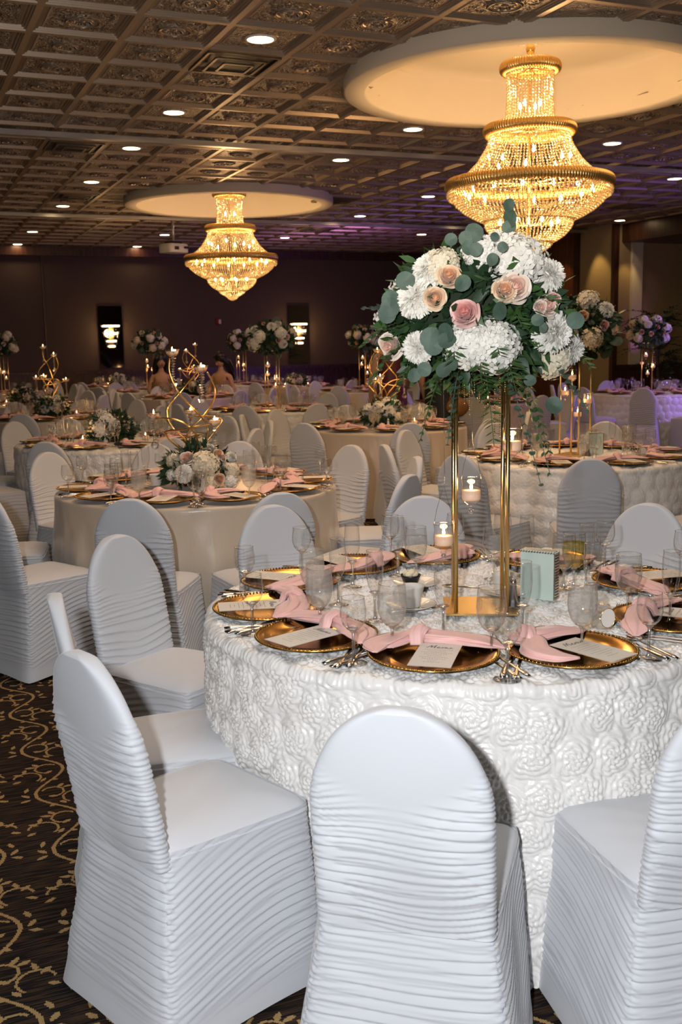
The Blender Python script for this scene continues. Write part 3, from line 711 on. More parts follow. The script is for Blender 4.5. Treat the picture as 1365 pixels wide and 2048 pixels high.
ZT = 0.772

# charger
pf = [(0, .004), (0.095, .004), (0.105, .006), (0.112, .010), (0.150, .0175), (0.164, .019), (0.1655, .017), (0.16, .0145), (0.11, .003), (0.1, .0), (0, 0)]
charger = B().lathe(pf, 180).mesh('charger_plate', m_charger)
cb = B()
for a in np.linspace(0, 2 * math.pi, 96, endpoint=False): cb.ball((0.1615 * math.cos(a), 0.1615 * math.sin(a), 0.0195), 0.0032, 6, 4)
charger_spec = [('plate', charger), ('beaded_rim', cb.mesh('charger_beads', m_charger))]

# tied napkin: two tails and a knot
def sweep(path, w, h, n=30, seed=0, fold=0.26):
    b_ = B(); P = np.array(path, float); t = np.linspace(0, 1, 34); tt = np.linspace(0, 1, len(P))
    Q = np.stack([np.interp(t, tt, P[:, i]) for i in range(3)], 1)
    for _ in range(5): Q[1:-1] = (Q[:-2] + 2 * Q[1:-1] + Q[2:]) / 4
    wd = np.interp(t, np.linspace(0, 1, len(w)), w); hd = np.interp(t, np.linspace(0, 1, len(h)), h)
    T = np.gradient(Q, axis=0); T /= np.linalg.norm(T, axis=1)[:, None]
    N = np.cross(np.array([0, 0, 1.0]), T); N /= np.linalg.norm(N, axis=1)[:, None] + 1e-9; U = np.cross(T, N)
    ph = np.linspace(0, 2 * math.pi, n, endpoint=False)[None, :]
    R_ = 1 + fold * np.sin(4 * ph + seed + 5 * t[:, None]) + 0.6 * fold * np.sin(9 * ph - seed + 4 * t[:, None])
    G = Q[:, None, :] + N[:, None, :] * (np.cos(ph) * R_ * wd[:, None])[..., None] + U[:, None, :] * (np.sin(ph) * R_ * hd[:, None])[..., None]
    G = np.concatenate([Q[0][None, None, :] + 0 * G[:1], G, Q[-1][None, None, :] + 0 * G[:1]], 0)
    return b_.grid(G, cv=True, flip=True)
def napkin(seed, L, Rr, knot):
    kx, ky = knot
    a = sweep([(kx, ky, .036), (kx - .03, ky + .005, .036)] + L, [.012, .020, .028, .034, .037, .030, .006], [.013, .014, .012, .010, .008, .005, .002], seed=seed)
    b_ = sweep([(kx, ky, .036), (kx + .03, ky, .038)] + Rr, [.012, .02, .028, .034, .038, .030, .006], [.013, .014, .012, .010, .008, .005, .002], seed=seed + 2)
    k = sweep([(kx - .004, ky - .036, .022), (kx - .006, ky - .022, .05), (kx, ky, .060), (kx + .006, ky + .022, .05), (kx + .004, ky + .036, .022)], [.016, .02, .021, .02, .016], [.008, .01, .010, .01, .008], seed=seed + 4, fold=.12)
    return [('tail', a.mesh('napkin_tail', m_napkin)), ('tail', b_.mesh('napkin_tail', m_napkin)), ('knot', k.mesh('napkin_knot', m_napkin))]
NAP = [napkin(1, [(-.10, .045, .036), (-.145, -.015, .034), (-.13, -.075, .032)], [(.05, .085, .034), (.12, .07, .032), (.175, .055, .022)], (-.045, .07)),
       napkin(2, [(-.08, .04, .036), (-.12, -.03, .034), (-.09, -.085, .032), (-.04, -.11, .03)], [(.0, .10, .036), (.06, .12, .03), (.12, .13, .02)], (-.085, .075)),
       napkin(3, [(-.12, .07, .034), (-.17, .06, .03), (-.215, .05, .012)], [(.06, .075, .036), (.12, .05, .034), (.17, .0, .028)], (-.01, .075))]

# menu card with a script heading
def card_spec(seed):
    w, h = 0.104, 0.19
    r = np.random.default_rng(seed)
    yy = np.linspace(-h / 2, h / 2, 12); zz = 0.004 * np.cos((yy / h) * math.pi) + 0.006 * ((yy / h) ** 2) * 4 * 0.6
    top = np.array([[(x, y, z + 0.0006) for x in (-w / 2, 0, w / 2)] for y, z in zip(yy, zz)]); bot = top - (0, 0, 0.0009)
    b_ = B().grid(top, flip=True).grid(bot)
    ink = B()
    zf = lambda y: float(np.interp(y, yy, zz)) + 0.0014
    def stroke(pts, rr=0.0010):
        n = len(pts); ink.tube([(x, y, zf(y)) for x, y in pts], rr, 4, ry=0.0002)
    def script(word, x, y, s):
        for pts, adv in word:
            stroke([(x + s * a + s * 0.25 * b2, y + s * b2) for a, b2 in pts]); x += s * adv
    Mg = ([(0, 0), (.15, .5), (.3, 1), (.38, .5), (.42, .1), (.6, .7), (.78, 1), (.8, .5), (.85, 0), (1.0, .1)], 1.1)
    e = ([(0, .15), (.3, .35), (.2, .5), (.05, .3), (.1, .05), (.35, 0), (.55, .15)], .55)
    n_ = ([(0, .1), (.1, .45), (.12, 0), (.25, .35), (.42, .45), (.45, .05), (.6, .1)], .6)
    u = ([(0, .4), (.02, .1), (.2, 0), (.38, .15), (.42, .42), (.45, .05), (.7, .2)], .6)
    script([Mg, e, n_, u], -0.032, h / 2 - 0.040, 0.022)
    for k in range(9):
        y = h / 2 - 0.056 - k * 0.0125
        if y < -h / 2 + 0.012: break
        L = (0.034, 0.024, 0.038, 0.030, 0.018, 0.036, 0.028, 0.012, 0.02)[k]
        for x0 in np.arange(-L, L, 0.006): stroke([(x0, y), (x0 + 0.0042, y)], 0.00045)
    return [('card', b_.mesh('menu_card', m_card, smooth=False)), ('script_heading', ink.mesh('menu_writing', m_ink))]
CARD = card_spec(1)

# cutlery lying along y
def knife():
    b_ = B(); b_.tube([(0, -.12, .006), (0, -.10, .007), (0, -.02, .006), (0, 0, .005)], [.006, .0085, .007, .004], 8, ry=[.004, .005, .004, .003])
    b_.tube([(0, -.005, .005), (.003, .04, .005), (.002, .09, .005), (-.003, .115, .005)], [.005, .0095, .009, .002], 8, ry=.0012); return b_.mesh('table_knife', m_silver)
def fork():
    b_ = B(); b_.tube([(0, -.11, .005), (0, -.09, .006), (0, -.01, .006), (0, .035, .007), (0, .055, .006)], [.006, .008, .0035, .006, .0115], 8, ry=[.002, .003, .003, .002, .0016])
    for x in (-.0095, -.0032, .0032, .0095): b_.tube([(x, .052, .006), (x, .075, .006), (x * .9, .10, .010)], [.0022, .002, .0012], 5, ry=.001)
    return b_.mesh('table_fork', m_silver)
def spoon():
    b_ = B(); b_.tube([(0, -.11, .005), (0, -.09, .006), (0, -.01, .006), (0, .05, .007)], [.006, .008, .0035, .004], 8, ry=[.002, .003, .003, .002])
    b_.lathe([(0, 0), (.012, .0015), (.019, .007), (.0185, .008), (.012, .003), (0, .001)], 16, c=(0, 0, 0)); V = b_.V[-1]; V[:, 1] = V[:, 1] * 1.4 + .075; V[:, 2] += .002
    return b_.mesh('table_spoon', m_silver)
KN, FK, SPN = knife(), fork(), spoon()

# glassware: thin lathed bowls on stems
def glass(prof_bowl, stem_z, foot_r, inner=None):
    """(name, mesh) parts: bowl, stem, foot, and what is inside"""
    bowl = B().lathe(prof_bowl, 28)
    rim = B().lathe([(prof_bowl[-1][0] + .0009, prof_bowl[-1][1] - .001), (prof_bowl[-1][0] + .0009, prof_bowl[-1][1] + .0006), (prof_bowl[-1][0] - .0009, prof_bowl[-1][1] + .0006)], 28)
    stem = B().lathe([(.0085, .004), (.0045, .012), (.0036, stem_z * .5), (.0045, stem_z - .008), (.011, stem_z + .001), (.017, stem_z + .0045), (.012, stem_z + .006), (0, stem_z + .004)], 12)
    foot = B().lathe([(.009, .005), (foot_r * .6, .0028), (foot_r, .0012), (foot_r, 0), (0, 0)], 28)
    return bowl, rim, stem, foot
def glass_spec(kind):
    if kind in ('goblet', 'iced', 'wineful'):
        pb = [(.004, .062), (.018, .068), (.030, .084), (.0365, .105), (.038, .125), (.0365, .150), (.034, .176)]; st, fr = .064, .034
        liq = [(.002, .064), (.017, .0695), (.0288, .085), (.0352, .105), (.0366, .125), (.0358, .146), (0, .146)]
    elif kind == 'wine':
        pb = [(.004, .083), (.016, .088), (.027, .101), (.0325, .120), (.0322, .138), (.029, .160), (.0285, .166)]; st, fr = .084, .033; liq = None
    else:
        pb = [(.003, .078), (.010, .084), (.018, .100), (.0235, .125), (.0250, .150), (.0240, .178), (.0222, .203)]; st, fr = .080, .031; liq = None
    bowl, rim, stem, foot = glass(pb, st, fr)
    gm = m_frost if kind == 'iced' else m_clear
    out = [('bowl', bowl.mesh(kind + '_bowl', gm)), ('rim', rim.mesh(kind + '_rim', m_crystal)), ('stem', stem.mesh(kind + '_stem', m_crystal)), ('foot', foot.mesh(kind + '_foot', m_clear))]
    if liq: out.append(('water' if kind != 'wineful' else 'white_wine', B().lathe(liq, 24).mesh(kind + '_fill', m_wine if kind == 'wineful' else m_water)))
    return out
GL = {k: glass_spec(k) for k in ('goblet', 'iced', 'wineful', 'wine', 'flute')}
# the same glasses as one mesh each for tables far behind, where no part shows
def merge(spec, name):
    bm_ = B(); mats = []
    for p in spec:
        me = p[1]; V = np.empty(len(me.vertices) * 3); me.vertices.foreach_get('co', V); Q = np.empty(len(me.loops), int); me.loops.foreach_get('vertex_index', Q)
        if me.materials[0] not in mats: mats.append(me.materials[0])
        bm_.add(V.reshape(-1, 3), Q.reshape(-1, 4), mi=mats.index(me.materials[0]))
    return bm_.mesh(name, mats)
GLF = {k: merge(v, k + '_far') for k, v in GL.items()}
CHF = merge([('a', charger)], 'charger_far'); NAPF = [merge(n, 'napkin_far') for n in NAP]
GH = {'goblet': .176, 'iced': .176, 'wineful': .176, 'wine': .166, 'flute': .203}
GW = {'goblet': ('water_goblet', 'clear water goblet'), 'iced': ('water_goblet', 'frosty water goblet'), 'wineful': ('wine_glass', 'glass of white wine'),
      'wine': ('wine_glass', 'empty wine glass'), 'flute': ('champagne_flute', 'empty champagne flute')}

def place(ti, deg, word, rr=0.607, full=True, nap=0, glasses=True, cut=True, carded=True, napturn=0.0):
    cxx, cyy = TB[ti][:2]; a = math.radians(deg); rz = a + YAW + math.pi / 2
    o = W(cxx + rr * math.cos(a), cyy + rr * math.sin(a), ZT); c, s = math.cos(rz), math.sin(rz)
    def loc(x, y, z=0): return (o[0] + c * x - s * y, o[1] + s * x + c * y, ZT + z)
    tw = TB[ti][4]; near = ti <= 2
    spawn('charger_plate', charger_spec if near else CHF, o, rz, 'round gold charger, %s of %s' % (word, tw), 'plate', 'gold chargers')
    spawn('napkin', NAP[nap] if near else NAPF[nap], loc(0, 0.0, -0.002), rz + napturn, 'knotted pink napkin, %s of %s' % (word, tw), 'napkin', 'knotted pink napkins')
    if carded: spawn('menu_card', CARD, loc(.015 if nap != 1 else .03, -.052, .021), rz + (0.0 if nap != 1 else 0.35), 'ivory menu card, %s of %s' % (word, tw), 'menu card', 'printed menu cards')
    if cut:
        spawn('table_knife', KN, loc(.186, -.02, .001), rz, 'steel knife, %s of %s' % (word, tw), 'knife', 'steel knives')
        spawn('table_spoon', SPN, loc(.213, -.03, .001), rz, 'steel spoon, %s of %s' % (word, tw), 'spoon', 'steel spoons')
        spawn('table_fork', FK, loc(-.186, -.02, .001), rz, 'dinner fork beside the charger, %s of %s' % (word, tw), 'fork', 'steel forks')
        spawn('table_fork', FK, loc(-.213, -.03, .001), rz, 'outer salad fork, %s of %s' % (word, tw), 'fork', 'steel forks')
    if glasses:
        r = random.Random(ti * 1000 + int(deg))
        for kd, x, y in (('iced' if r.random() < .6 else 'goblet', .13, .185), ('wine', .20, .15), ('flute', .165, .265)):
            x += r.uniform(-.015, .015); y += r.uniform(-.015, .015)
            nm, ws = GW[kd]
            spawn(nm, GLF[kd], loc(x, y), 0, '%s, %s of %s' % (ws, word, tw), 'glass', {'wine': 'empty wine glasses', 'flute': 'champagne flutes'}.get(kd, 'water goblets'))

P1 = [(-171, 2, 0), (-138, 2, 0), (-105, 0, 0), (-72, 1, 0), (-29, 2, 0), (15, 2, 0), (56, 0, 0), (94, 1, 0), (126, 0, 0), (155, 2, 0)]
d1 = [p[0] for p in P1]
for k, (d, nn, tn) in enumerate(P1): place(1, d, seatword(k, d, d1), nap=nn, glasses=False, rr=0.607 if d != 126 else 0.58)
P2 = [(-169, 2), (-133, 2), (-99, 0), (-66, 1), (-27, 2), (6, 2), (44, 0), (83, 1), (117, 0), (150, 2)]
d2 = [p[0] for p in P2]
for k, (d, nn) in enumerate(P2): place(2, d, seatword(k, d, d2), nap=nn, glasses=False)
for ti in TB:
    if ti in (1, 2): continue
    X_, Y_ = TB[ti][:2]; n = 9 if Y_ < 14 else 8
    ds = [(-98 + 360 / n * i + 13 * (ti % 3)) for i in range(n)]
    for k, d in enumerate(ds):
        b = (math.degrees(math.atan2(Y_, X_)))
        place(ti, d, seatword(k, d, ds), nap=(k + ti) % 3, cut=Y_ < 8, carded=Y_ < 10)

# glasses of the two nearest tables, one by one (kind, rim seen at)
def put_glasses(ti, L):
    n = {}
    cxx, cyy = TB[ti][:2]
    for kd, px, py in L:
        h = GH[kd] + ZT + .001; x, y, _ = at(px, py + 2, h)
        nm, ws = GW[kd]; fine = ti == 1
        # describe the spot from the heading axes
        Xh = CY * x + SY * y; Yh = -SY * x + CY * y; dx, dy = Xh - cxx, Yh - cyy
        deg = math.degrees(math.atan2(dy, dx)) % 360
        octs = ('right edge', 'far right', 'far side', 'far left', 'left edge', 'near left', 'near side', 'near right')
        rad = 'outer' if math.hypot(dx, dy) > .52 else ('middle' if math.hypot(dx, dy) > .3 else 'inner')
        key = (kd, octs[int((deg + 22.5) // 45) % 8], rad); n[key] = n.get(key, 0) + 1
        dup = '' if n[key] == 1 else (', its twin' if n[key] == 2 else ', third one')
        lab = '%s, %s ring, %s of %s%s' % (ws, key[2], key[1], TB[ti][4], dup)
        spawn(nm, GL[kd], (x, y, ZT + .001), 0, lab, 'glass', {'wine': 'empty wine glasses', 'flute': 'champagne flutes'}.get(kd, 'water goblets'))
put_glasses(1, [('wine', 488, 1092), ('wine', 502, 1147), ('wine', 706, 1193), ('wine', 603, 1053), ('iced', 623, 1097), ('iced', 638, 1133), ('iced', 784, 1164), ('goblet', 832, 1052),
    ('flute', 675, 1075), ('flute', 704, 1048), ('flute', 749, 1099), ('flute', 887, 1122), ('wine', 781, 1029), ('flute', 795, 1031), ('wine', 911, 1026), ('wine', 1006, 1028), ('goblet', 989, 1051),
    ('flute', 1055, 1030), ('goblet', 1130, 1066), ('wineful', 1150, 1064), ('flute', 1175, 1046), ('wine', 1212, 1041), ('flute', 1186, 1084), ('goblet', 1259, 1106), ('iced', 1167, 1163),
    ('wine', 1302, 1183), ('goblet', 984, 1172), ('wine', 1016, 1218), ('flute', 1047, 1121), ('flute', 1345, 1100), ('wine', 1370, 1060)])
put_glasses(2, [('wine', 134, 929), ('wine', 163, 910), ('wine', 219, 939), ('iced', 276, 936), ('flute', 290, 891), ('flute', 249, 899), ('flute', 268, 901), ('wine', 320, 905), ('goblet', 232, 914),
    ('goblet', 222, 926), ('flute', 353, 909), ('wine', 386, 944), ('goblet', 398, 937), ('flute', 447, 882), ('iced', 497, 928), ('flute', 512, 882), ('flute', 531, 890), ('goblet', 498, 899),
    ('goblet', 563, 906), ('wine', 560, 924), ('wine', 640, 899), ('wine', 653, 915), ('flute', 546, 889)])

# cups, shakers, favours and the rest on the nearest table
cup = B().lathe([(0, .004), (.024, .004), (.027, .0), (.029, .004), (.033, .03), (.040, .062), (.041, .064), (.0385, .062), (.031, .03), (.026, .008), (0, .007)], 32)
hnd = B().tube([(.036 + .02 * math.sin(a), 0, .034 + .02 * math.cos(a)) for a in np.linspace(0, math.pi, 12)], .0038, 8, ry=.003)
cup_spec = [('cup_body', cup.mesh('cup_body', m_china)), ('handle', hnd.mesh('cup_handle', m_china))]
sauc = B().lathe([(0, .002), (.03, .002), (.034, .004), (.06, .010), (.074, .016), (.0755, .0165), (.075, .014), (.05, .004), (.03, 0), (0, 0)], 40).mesh('saucer', m_china)
def cup_set(px, py, where, cupon=True):
    x, y, _ = at(px, py, ZT)
    spawn('saucer', sauc, (x, y, ZT), 0, 'cream saucer %s' % where, 'saucer', 'cream saucers')
    if cupon: spawn('coffee_cup', cup_spec, (x, y, ZT + .004), 2.2, 'cream coffee cup on its saucer %s' % where, 'cup', 'cream coffee cups')
    return x, y
cup_set(822, 1216, 'behind the frosty goblet on the nearest table')
cup_set(1010, 1190, 'behind the poles of the nearest table')
x, y = cup_set(833, 1172, 'holding the butter dish on the nearest table', False)
bw = B().lathe([(0, 0), (.018, 0), (.021, .003), (.031, .028), (.033, .034), (.031, .034), (.028, .028), (.0, .02)], 28).mesh('dish_body', m_black)
bt = B()
for k in range(5): bt.ball(((k % 3 - 1) * .010, (k // 3 - .5) * .012, .036 + .007 * (k == 1)), .013, 12, 8, sc=(1.1, 1, .8))
spawn('butter_dish', [('dish', bw), ('butter', bt.mesh('butter', mat('butter', (0.9, 0.8, 0.55), rough=0.5)))], (x - .02, y, ZT + .006), 0, 'small black dish heaped with butter on a saucer', 'dish')
cup_set(314, 972, 'on the champagne table at left')
def shaker(px, py, glassm, lab, s=1.0):
    x, y, _ = at(px, py, ZT)
    b_ = B().lathe([(0, 0), (.020, 0), (.021, .004), (.013, .03), (.010, .06), (.0095, .072)], 10)
    t_ = B().lathe([(.0098, .072), (.0105, .082), (.007, .09), (0, .092)], 12)
    spawn('condiment_shaker', [('shaker_body', b_.mesh('shaker_body', glassm, smooth=False)), ('shaker_cap', t_.mesh('shaker_cap', m_silver))], (x, y, ZT), 0, lab, 'shaker')
m_salt = mat('salt_white', (0.85, 0.84, 0.82), rough=0.35); m_pepper = mat('pepper_grey', (0.12, 0.1, 0.09), rough=0.4)
shaker(1027, 1218, m_pepper, 'dark pepper shaker beside the gold stand on the nearest table')
shaker(407, 983, m_salt, 'white salt shaker before the flowers on the champagne table')
shaker(421, 979, m_pepper, 'dark pepper shaker before the flowers on the champagne table')
shaker(1160, 910, m_salt, 'white salt shaker on the right rosette table')
shaker(1176, 912, m_pepper, 'dark pepper shaker on the right rosette table')
shaker(212, 885, m_salt, 'white salt shaker on the left rosette table')
shaker(777, 857, m_salt, 'white salt shaker on the central satin table')
# mint glass block with rhinestone edge
def block(px, py, rz, lab, s=1.0):
    x, y, _ = at(px, py, ZT)
    g = B().box((0, 0, .075), (.105, .034, .15)); e = B()
    for i in range(4):
        for k in range(17): e.ball((.056, -.013 + .0087 * i, .006 + .0086 * k), .0046, 6, 4)
    for i in range(13): e.ball((-.052 + .0087 * i, -.0185, .146), .004, 6, 4)
    spawn('table_number_holder', [('glass_panel', g.mesh('holder_glass', m_mint, smooth=False)), ('rhinestone_edge', e.mesh('holder_stones', m_silver, smooth=False)),
          ('stand_back', B().box((0, .019, .075), (.108, .004, .15)).mesh('holder_back', mat('holder_backing', (0.72, 0.84, 0.78), rough=0.4), smooth=False))], (x, y, ZT), rz + YAW, lab, 'table number holder')
block(1078, 1196, -0.55, 'mint glass table number holder with rhinestone edge on the nearest table')
block(1190, 908, 0.2, 'mint glass table number holder on the right rosette table')
# favours
def favour(px, py, rz, lab):
    x, y, _ = at(px, py, ZT)
    bag = B().lathe([(0, 0), (.026, 0), (.030, .012), (.026, .035), (.016, .05), (.019, .056), (.020, .062), (.012, .058)], 24, rmod=lambda t: 1 + .08 * np.sin(7 * t))
    lbl = B(); a = np.linspace(0, 2 * math.pi, 28, endpoint=False)
    P = np.stack([np.stack([k * .021 * np.cos(a), 0 * a - .033 - .0004 * j, .034 + k * .027 * np.sin(a)], 1) for j, k in enumerate((.02, 1.0))], 0); lbl.grid(P, cv=True)
    rimm = B().tube([(.021 * math.cos(t), -.0345, .034 + .027 * math.sin(t)) for t in np.linspace(0, 2 * math.pi, 30)], .0011, 5)
    spawn('wedding_favour', [('pouch', bag.mesh('favour_pouch', m_frost)), ('oval_label', lbl.mesh('favour_label', m_card)), ('label_edge', rimm.mesh('favour_edge', m_gold))], (x, y, ZT), rz + YAW, lab, 'favour bag')
favour(1205, 1254, 0.2, 'small clear favour pouch with oval label on the nearest table')
favour(1135 + 150, 912, 0.0, 'small favour pouch with round label on the right rosette table')
x, y, _ = at(1232, 1232, ZT); spawn('table_fork', FK, (x, y, ZT + .002), YAW - 0.4, 'stray gold-lit fork beside the favour pouch on the nearest table', 'fork')
x, y, _ = at(948, 1180, ZT); spawn('table_spoon', SPN, (x, y, ZT + .002), YAW + 1.3, 'stray spoon left of the white cup on the nearest table', 'spoon')
x, y, _ = at(850, 1222, ZT); spawn('table_knife', KN, (x, y, ZT + .002), YAW - 1.1, 'stray knife beside the coffee cup on the nearest table', 'knife')
# dark sequinned bag on the left rosette table and brown handbag on the far table
m_bag = mat('dark_sequin', (0.06, 0.06, 0.05), rough=0.3, metal=0.4, bump=(200, 1.0, 0.004)); m_tan = mat('tan_leather', (0.30, 0.14, 0.05), rough=0.5)
x, y, _ = at(255, 893, ZT)
spawn('clutch_bag', [('bag_body', B().ball((0, 0, .022), .11, 20, 10, sc=(1.0, .35, .2)).mesh('bag_body', m_bag)), ('bag_flap', B().ball((0, -.004, .032), .09, 20, 8, sc=(1.0, .34, .14)).mesh('bag_flap', m_bag))], (x, y, ZT), YAW, 'dark sequinned clutch bag on the left rosette table', 'bag')

# candles in hanging glass votives and on tables
def flame_mesh():
    return B().lathe([(0.0, 0), (.0035, .004), (.0045, .009), (.003, .017), (.0008, .025), (0, .027)], 10).mesh('flame', m_flame)
FLM = flame_mesh()
vot = B().lathe([(0.004, -.022), (.009, -.016), (.006, -.010), (.022, 0), (.029, .010), (.030, .03), (.027, .052), (.030, .068)], 24).mesh('votive_glass', m_clear)
vkn = B().ball((0, 0, -.026), .008, 10, 8).mesh('votive_knob', m_crystal)
vwx = B().lathe([(0, .004), (.024, .006), (.027, .012), (.027, .034), (0, .032)], 20).mesh('votive_wax', m_wax)
vrim = B().lathe([(.0305, .067), (.0305, .0695), (.0285, .0695)], 24).mesh('votive_rim', m_crystal)
def votive(p, drop, lab, light=0.0, grp=None):
    hang = B().tube([(.028, 0, .066), (.02, 0, .11), (.003, 0, .17), (0, 0, drop)], .0006, 4, cap=False).tube([(-.028, 0, .066), (-.02, 0, .11), (-.003, 0, .17)], .0006, 4, cap=False)
    spawn('hanging_votive', [('glass_cup', vot), ('glass_knob', vkn), ('rim', vrim), ('candle', vwx, None, [('flame', FLM, (0, 0, .034))]), ('wire', hang.mesh('votive_wire', m_silver))], p, YAW, lab, 'candle holder', grp)
    if light: lamp('candle_light', 'POINT', (p[0], p[1], p[2] + .055), light, (1, 0.55, 0.22), .012)
tc = vrim
tea_g = B().lathe([(0, 0), (.026, 0), (.028, .004), (.031, .05), (.033, .066)], 20).mesh('tealight_glass', m_clear)
tea_spec = [('glass_cup', tea_g), ('candle', vwx, None, [('flame', FLM, (0, 0, .034))])]
# ------------------------------------------------------------------ flowers
m_wh = mat('white_petals', (0.93, 0.90, 0.81), rough=0.6, sheen=0.2); m_cr = mat('cream_petals', (0.88, 0.78, 0.58), rough=0.6, sheen=0.2)
m_pk = mat('pink_rose_petals', (0.88, 0.50, 0.46), rough=0.55, sheen=0.2); m_pe = mat('peach_rose_petals', (0.88, 0.60, 0.40), rough=0.55, sheen=0.2); m_bl = mat('blush_petals', (0.90, 0.72, 0.64), rough=0.55, sheen=0.2)
def petal_ramp(m, inner, outer):
    nt = m.node_tree; X.nt = nt; tc = nt.nodes.new('ShaderNodeTexCoord'); sp = nt.nodes.new('ShaderNodeSeparateXYZ'); nt.links.new(tc.outputs['Object'], sp.inputs[0])
    r_ = (X(sp.outputs[0]) * X(sp.outputs[0]) + X(sp.outputs[1]) * X(sp.outputs[1])).sqrt()
    mx = nt.nodes.new('ShaderNodeMix'); mx.data_type = 'RGBA'; mx.inputs[6].default_value = (*inner, 1); mx.inputs[7].default_value = (*outer, 1)
    nt.links.new(sstep(r_, 0.1, 1.0).k, mx.inputs[0]); nt.links.new(mx.outputs[2], nt.nodes['Principled BSDF'].inputs['Base Color'])
petal_ramp(m_pk, (0.80, 0.30, 0.27), (0.90, 0.62, 0.56)); petal_ramp(m_pe, (0.82, 0.42, 0.22), (0.90, 0.72, 0.50)); petal_ramp(m_bl, (0.86, 0.52, 0.40), (0.90, 0.80, 0.68))
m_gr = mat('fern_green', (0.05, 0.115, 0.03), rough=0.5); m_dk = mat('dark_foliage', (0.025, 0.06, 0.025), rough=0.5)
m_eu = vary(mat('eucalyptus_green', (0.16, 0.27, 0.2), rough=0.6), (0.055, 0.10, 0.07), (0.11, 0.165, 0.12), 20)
m_foam = mat('foam_core', (0.02, 0.035, 0.015), rough=0.9)  # dark green foam core, fills the bouquet so nothing shows through
def fib(n, lo=-1.0):
    i = np.arange(n) + 0.5; z = 1 - (1 - lo) * i / n; a = math.pi * (1 + 5 ** .5) * i; r = np.sqrt(1 - z * z)
    return np.stack([r * np.cos(a), r * np.sin(a), z], 1)
def frames(D, roll, sc, pos):
    """transforms taking local +z to the directions D"""
    up = np.where(np.abs(D[:, 2:3]) > 0.95, [[1.0, 0, 0]], [[0, 0, 1.0]]); A = np.cross(up, D); A /= np.linalg.norm(A, axis=1)[:, None]; Bv = np.cross(D, A)
    c, s = np.cos(roll)[:, None], np.sin(roll)[:, None]; A2 = A * c + Bv * s; B2 = -A * s + Bv * c
    M_ = np.stack([A2, B2, D], 2) * np.asarray(sc).reshape(-1, 1, 1); return np.concatenate([M_, pos[:, :, None]], 2)
def hydrangea(seed, n=120):
    r = np.random.default_rng(seed); D = fib(n, -0.55) + r.normal(0, .05, (n, 3)); D /= np.linalg.norm(D, axis=1)[:, None]
    V = [(0, 0, 0)]; Q = []
    for k in range(4):
        a = k * math.pi / 2; c, s = math.cos(a), math.sin(a)
        for x, y, z in ((.5, .42, .12), (1.0, .30, .22), (1.05, -.30, .22), (.5, -.42, .12)): V.append((c * x - s * y, s * x + c * y, z))
        i = 1 + 4 * k; Q += [(0, i + 3, i, 0)][:0] + [(i, i + 3, i + 2, i + 1)]; Q += [(0, i + 3, i, 0)]
    T = [(0, q[1], q[2]) for q in Q if q[0] == 0]; Q = [q for q in Q if q[0] != 0]
    D = D * (1 + .10 * np.sin(5 * D[:, :1] + seed) * np.cos(4 * D[:, 1:2] + 2 * seed))
    b_ = B().ball((0, 0, 0), .76, 16, 12)
    b_.stamp(np.array(V), Q, T, frames(D, r.uniform(0, 6.28, n), r.uniform(.19, .25, n), D * r.uniform(.80, 1.06, (n, 1))))
    return b_
def mum(seed, n=460):
    r = np.random.default_rng(seed); D = fib(n, -0.25); D += r.normal(0, .05, D.shape); D /= np.linalg.norm(D, axis=1)[:, None]
    L = 1.0
    V = np.array([(-.05, 0, 0), (.05, 0, 0), (.085, .04, .45), (-.085, .04, .45), (.075, .0, .82), (-.075, .0, .82), (.03, -.12, 1.0), (-.03, -.12, 1.0)])
    Q = [(0, 1, 2, 3), (3, 2, 4, 5), (5, 4, 6, 7)]
    b_ = B().ball((0, 0, .1), .35, 12, 8)
    b_.stamp(V, Q, None, frames(D, r.uniform(-.6, .6, n), r.uniform(.86, 1.04, n) * (0.95 - 0.1 * D[:, 2]), D * .05)); return b_
def rose(seed):
    """overlapping petals round a tight bud; unit radius about 1"""
    r = np.random.default_rng(seed); b_ = B().ball((0, 0, .1), .3, 10, 8, sc=(1, 1, 1.3))
    u = np.linspace(-1, 1, 11); v = np.linspace(0, 1, 10); U, V_ = np.meshgrid(u, v); k = 0
    n = 24
    for k in range(n):
        f = k / (n - 1); rad = .10 + .82 * f ** .85; top = .78 - .42 * f ** 1.6 + r.uniform(-.03, .03); spr = 1.35 - .62 * f
        a0 = k * 2.399 + r.uniform(-.15, .15); tilt = .05 + .30 * f
        edge = np.sqrt(np.clip(1 - .55 * np.abs(U) ** 2.6, 0, 1))
        h = -.42 + (top + .42) * V_ * edge
        bow = np.sin(np.clip(V_, 0, 1) * math.pi * .5)
        rr = rad * (.30 + .62 * bow) + tilt * .9 * ss(V_, .72, 1) * rad ** .5 * .55 - .05 * np.abs(U) ** 2 * f + .025 * np.sin(4 * U + k * 1.7) * V_
        h = h - (.05 + .22 * f) * ss(V_, .78, 1) * (.6 + .4 * np.cos(2 * U + k))
        A = a0 + U * spr * (.35 + .65 * np.sin(np.clip(V_ + .25, 0, 1) * math.pi / 2))
        b_.grid(np.stack([rr * np.cos(A), rr * np.sin(A), h], 2))
    return b_
FLW = {'hydrangea': [hydrangea(1).mesh('hydrangea_head', m_wh), hydrangea(2).mesh('hydrangea_head', m_wh)], 'cream_hydrangea': [hydrangea(3).mesh('cream_hydrangea_head', m_cr)],
       'chrysanthemum': [mum(4).mesh('chrysanthemum_head', m_wh)], 'pink_rose': [rose(5).mesh('rose_head', m_pk)], 'peach_rose': [rose(6).mesh('rose_head', m_pe), rose(8).mesh('rose_head', m_pe)], 'blush_rose': [rose(7).mesh('rose_head', m_bl)]}
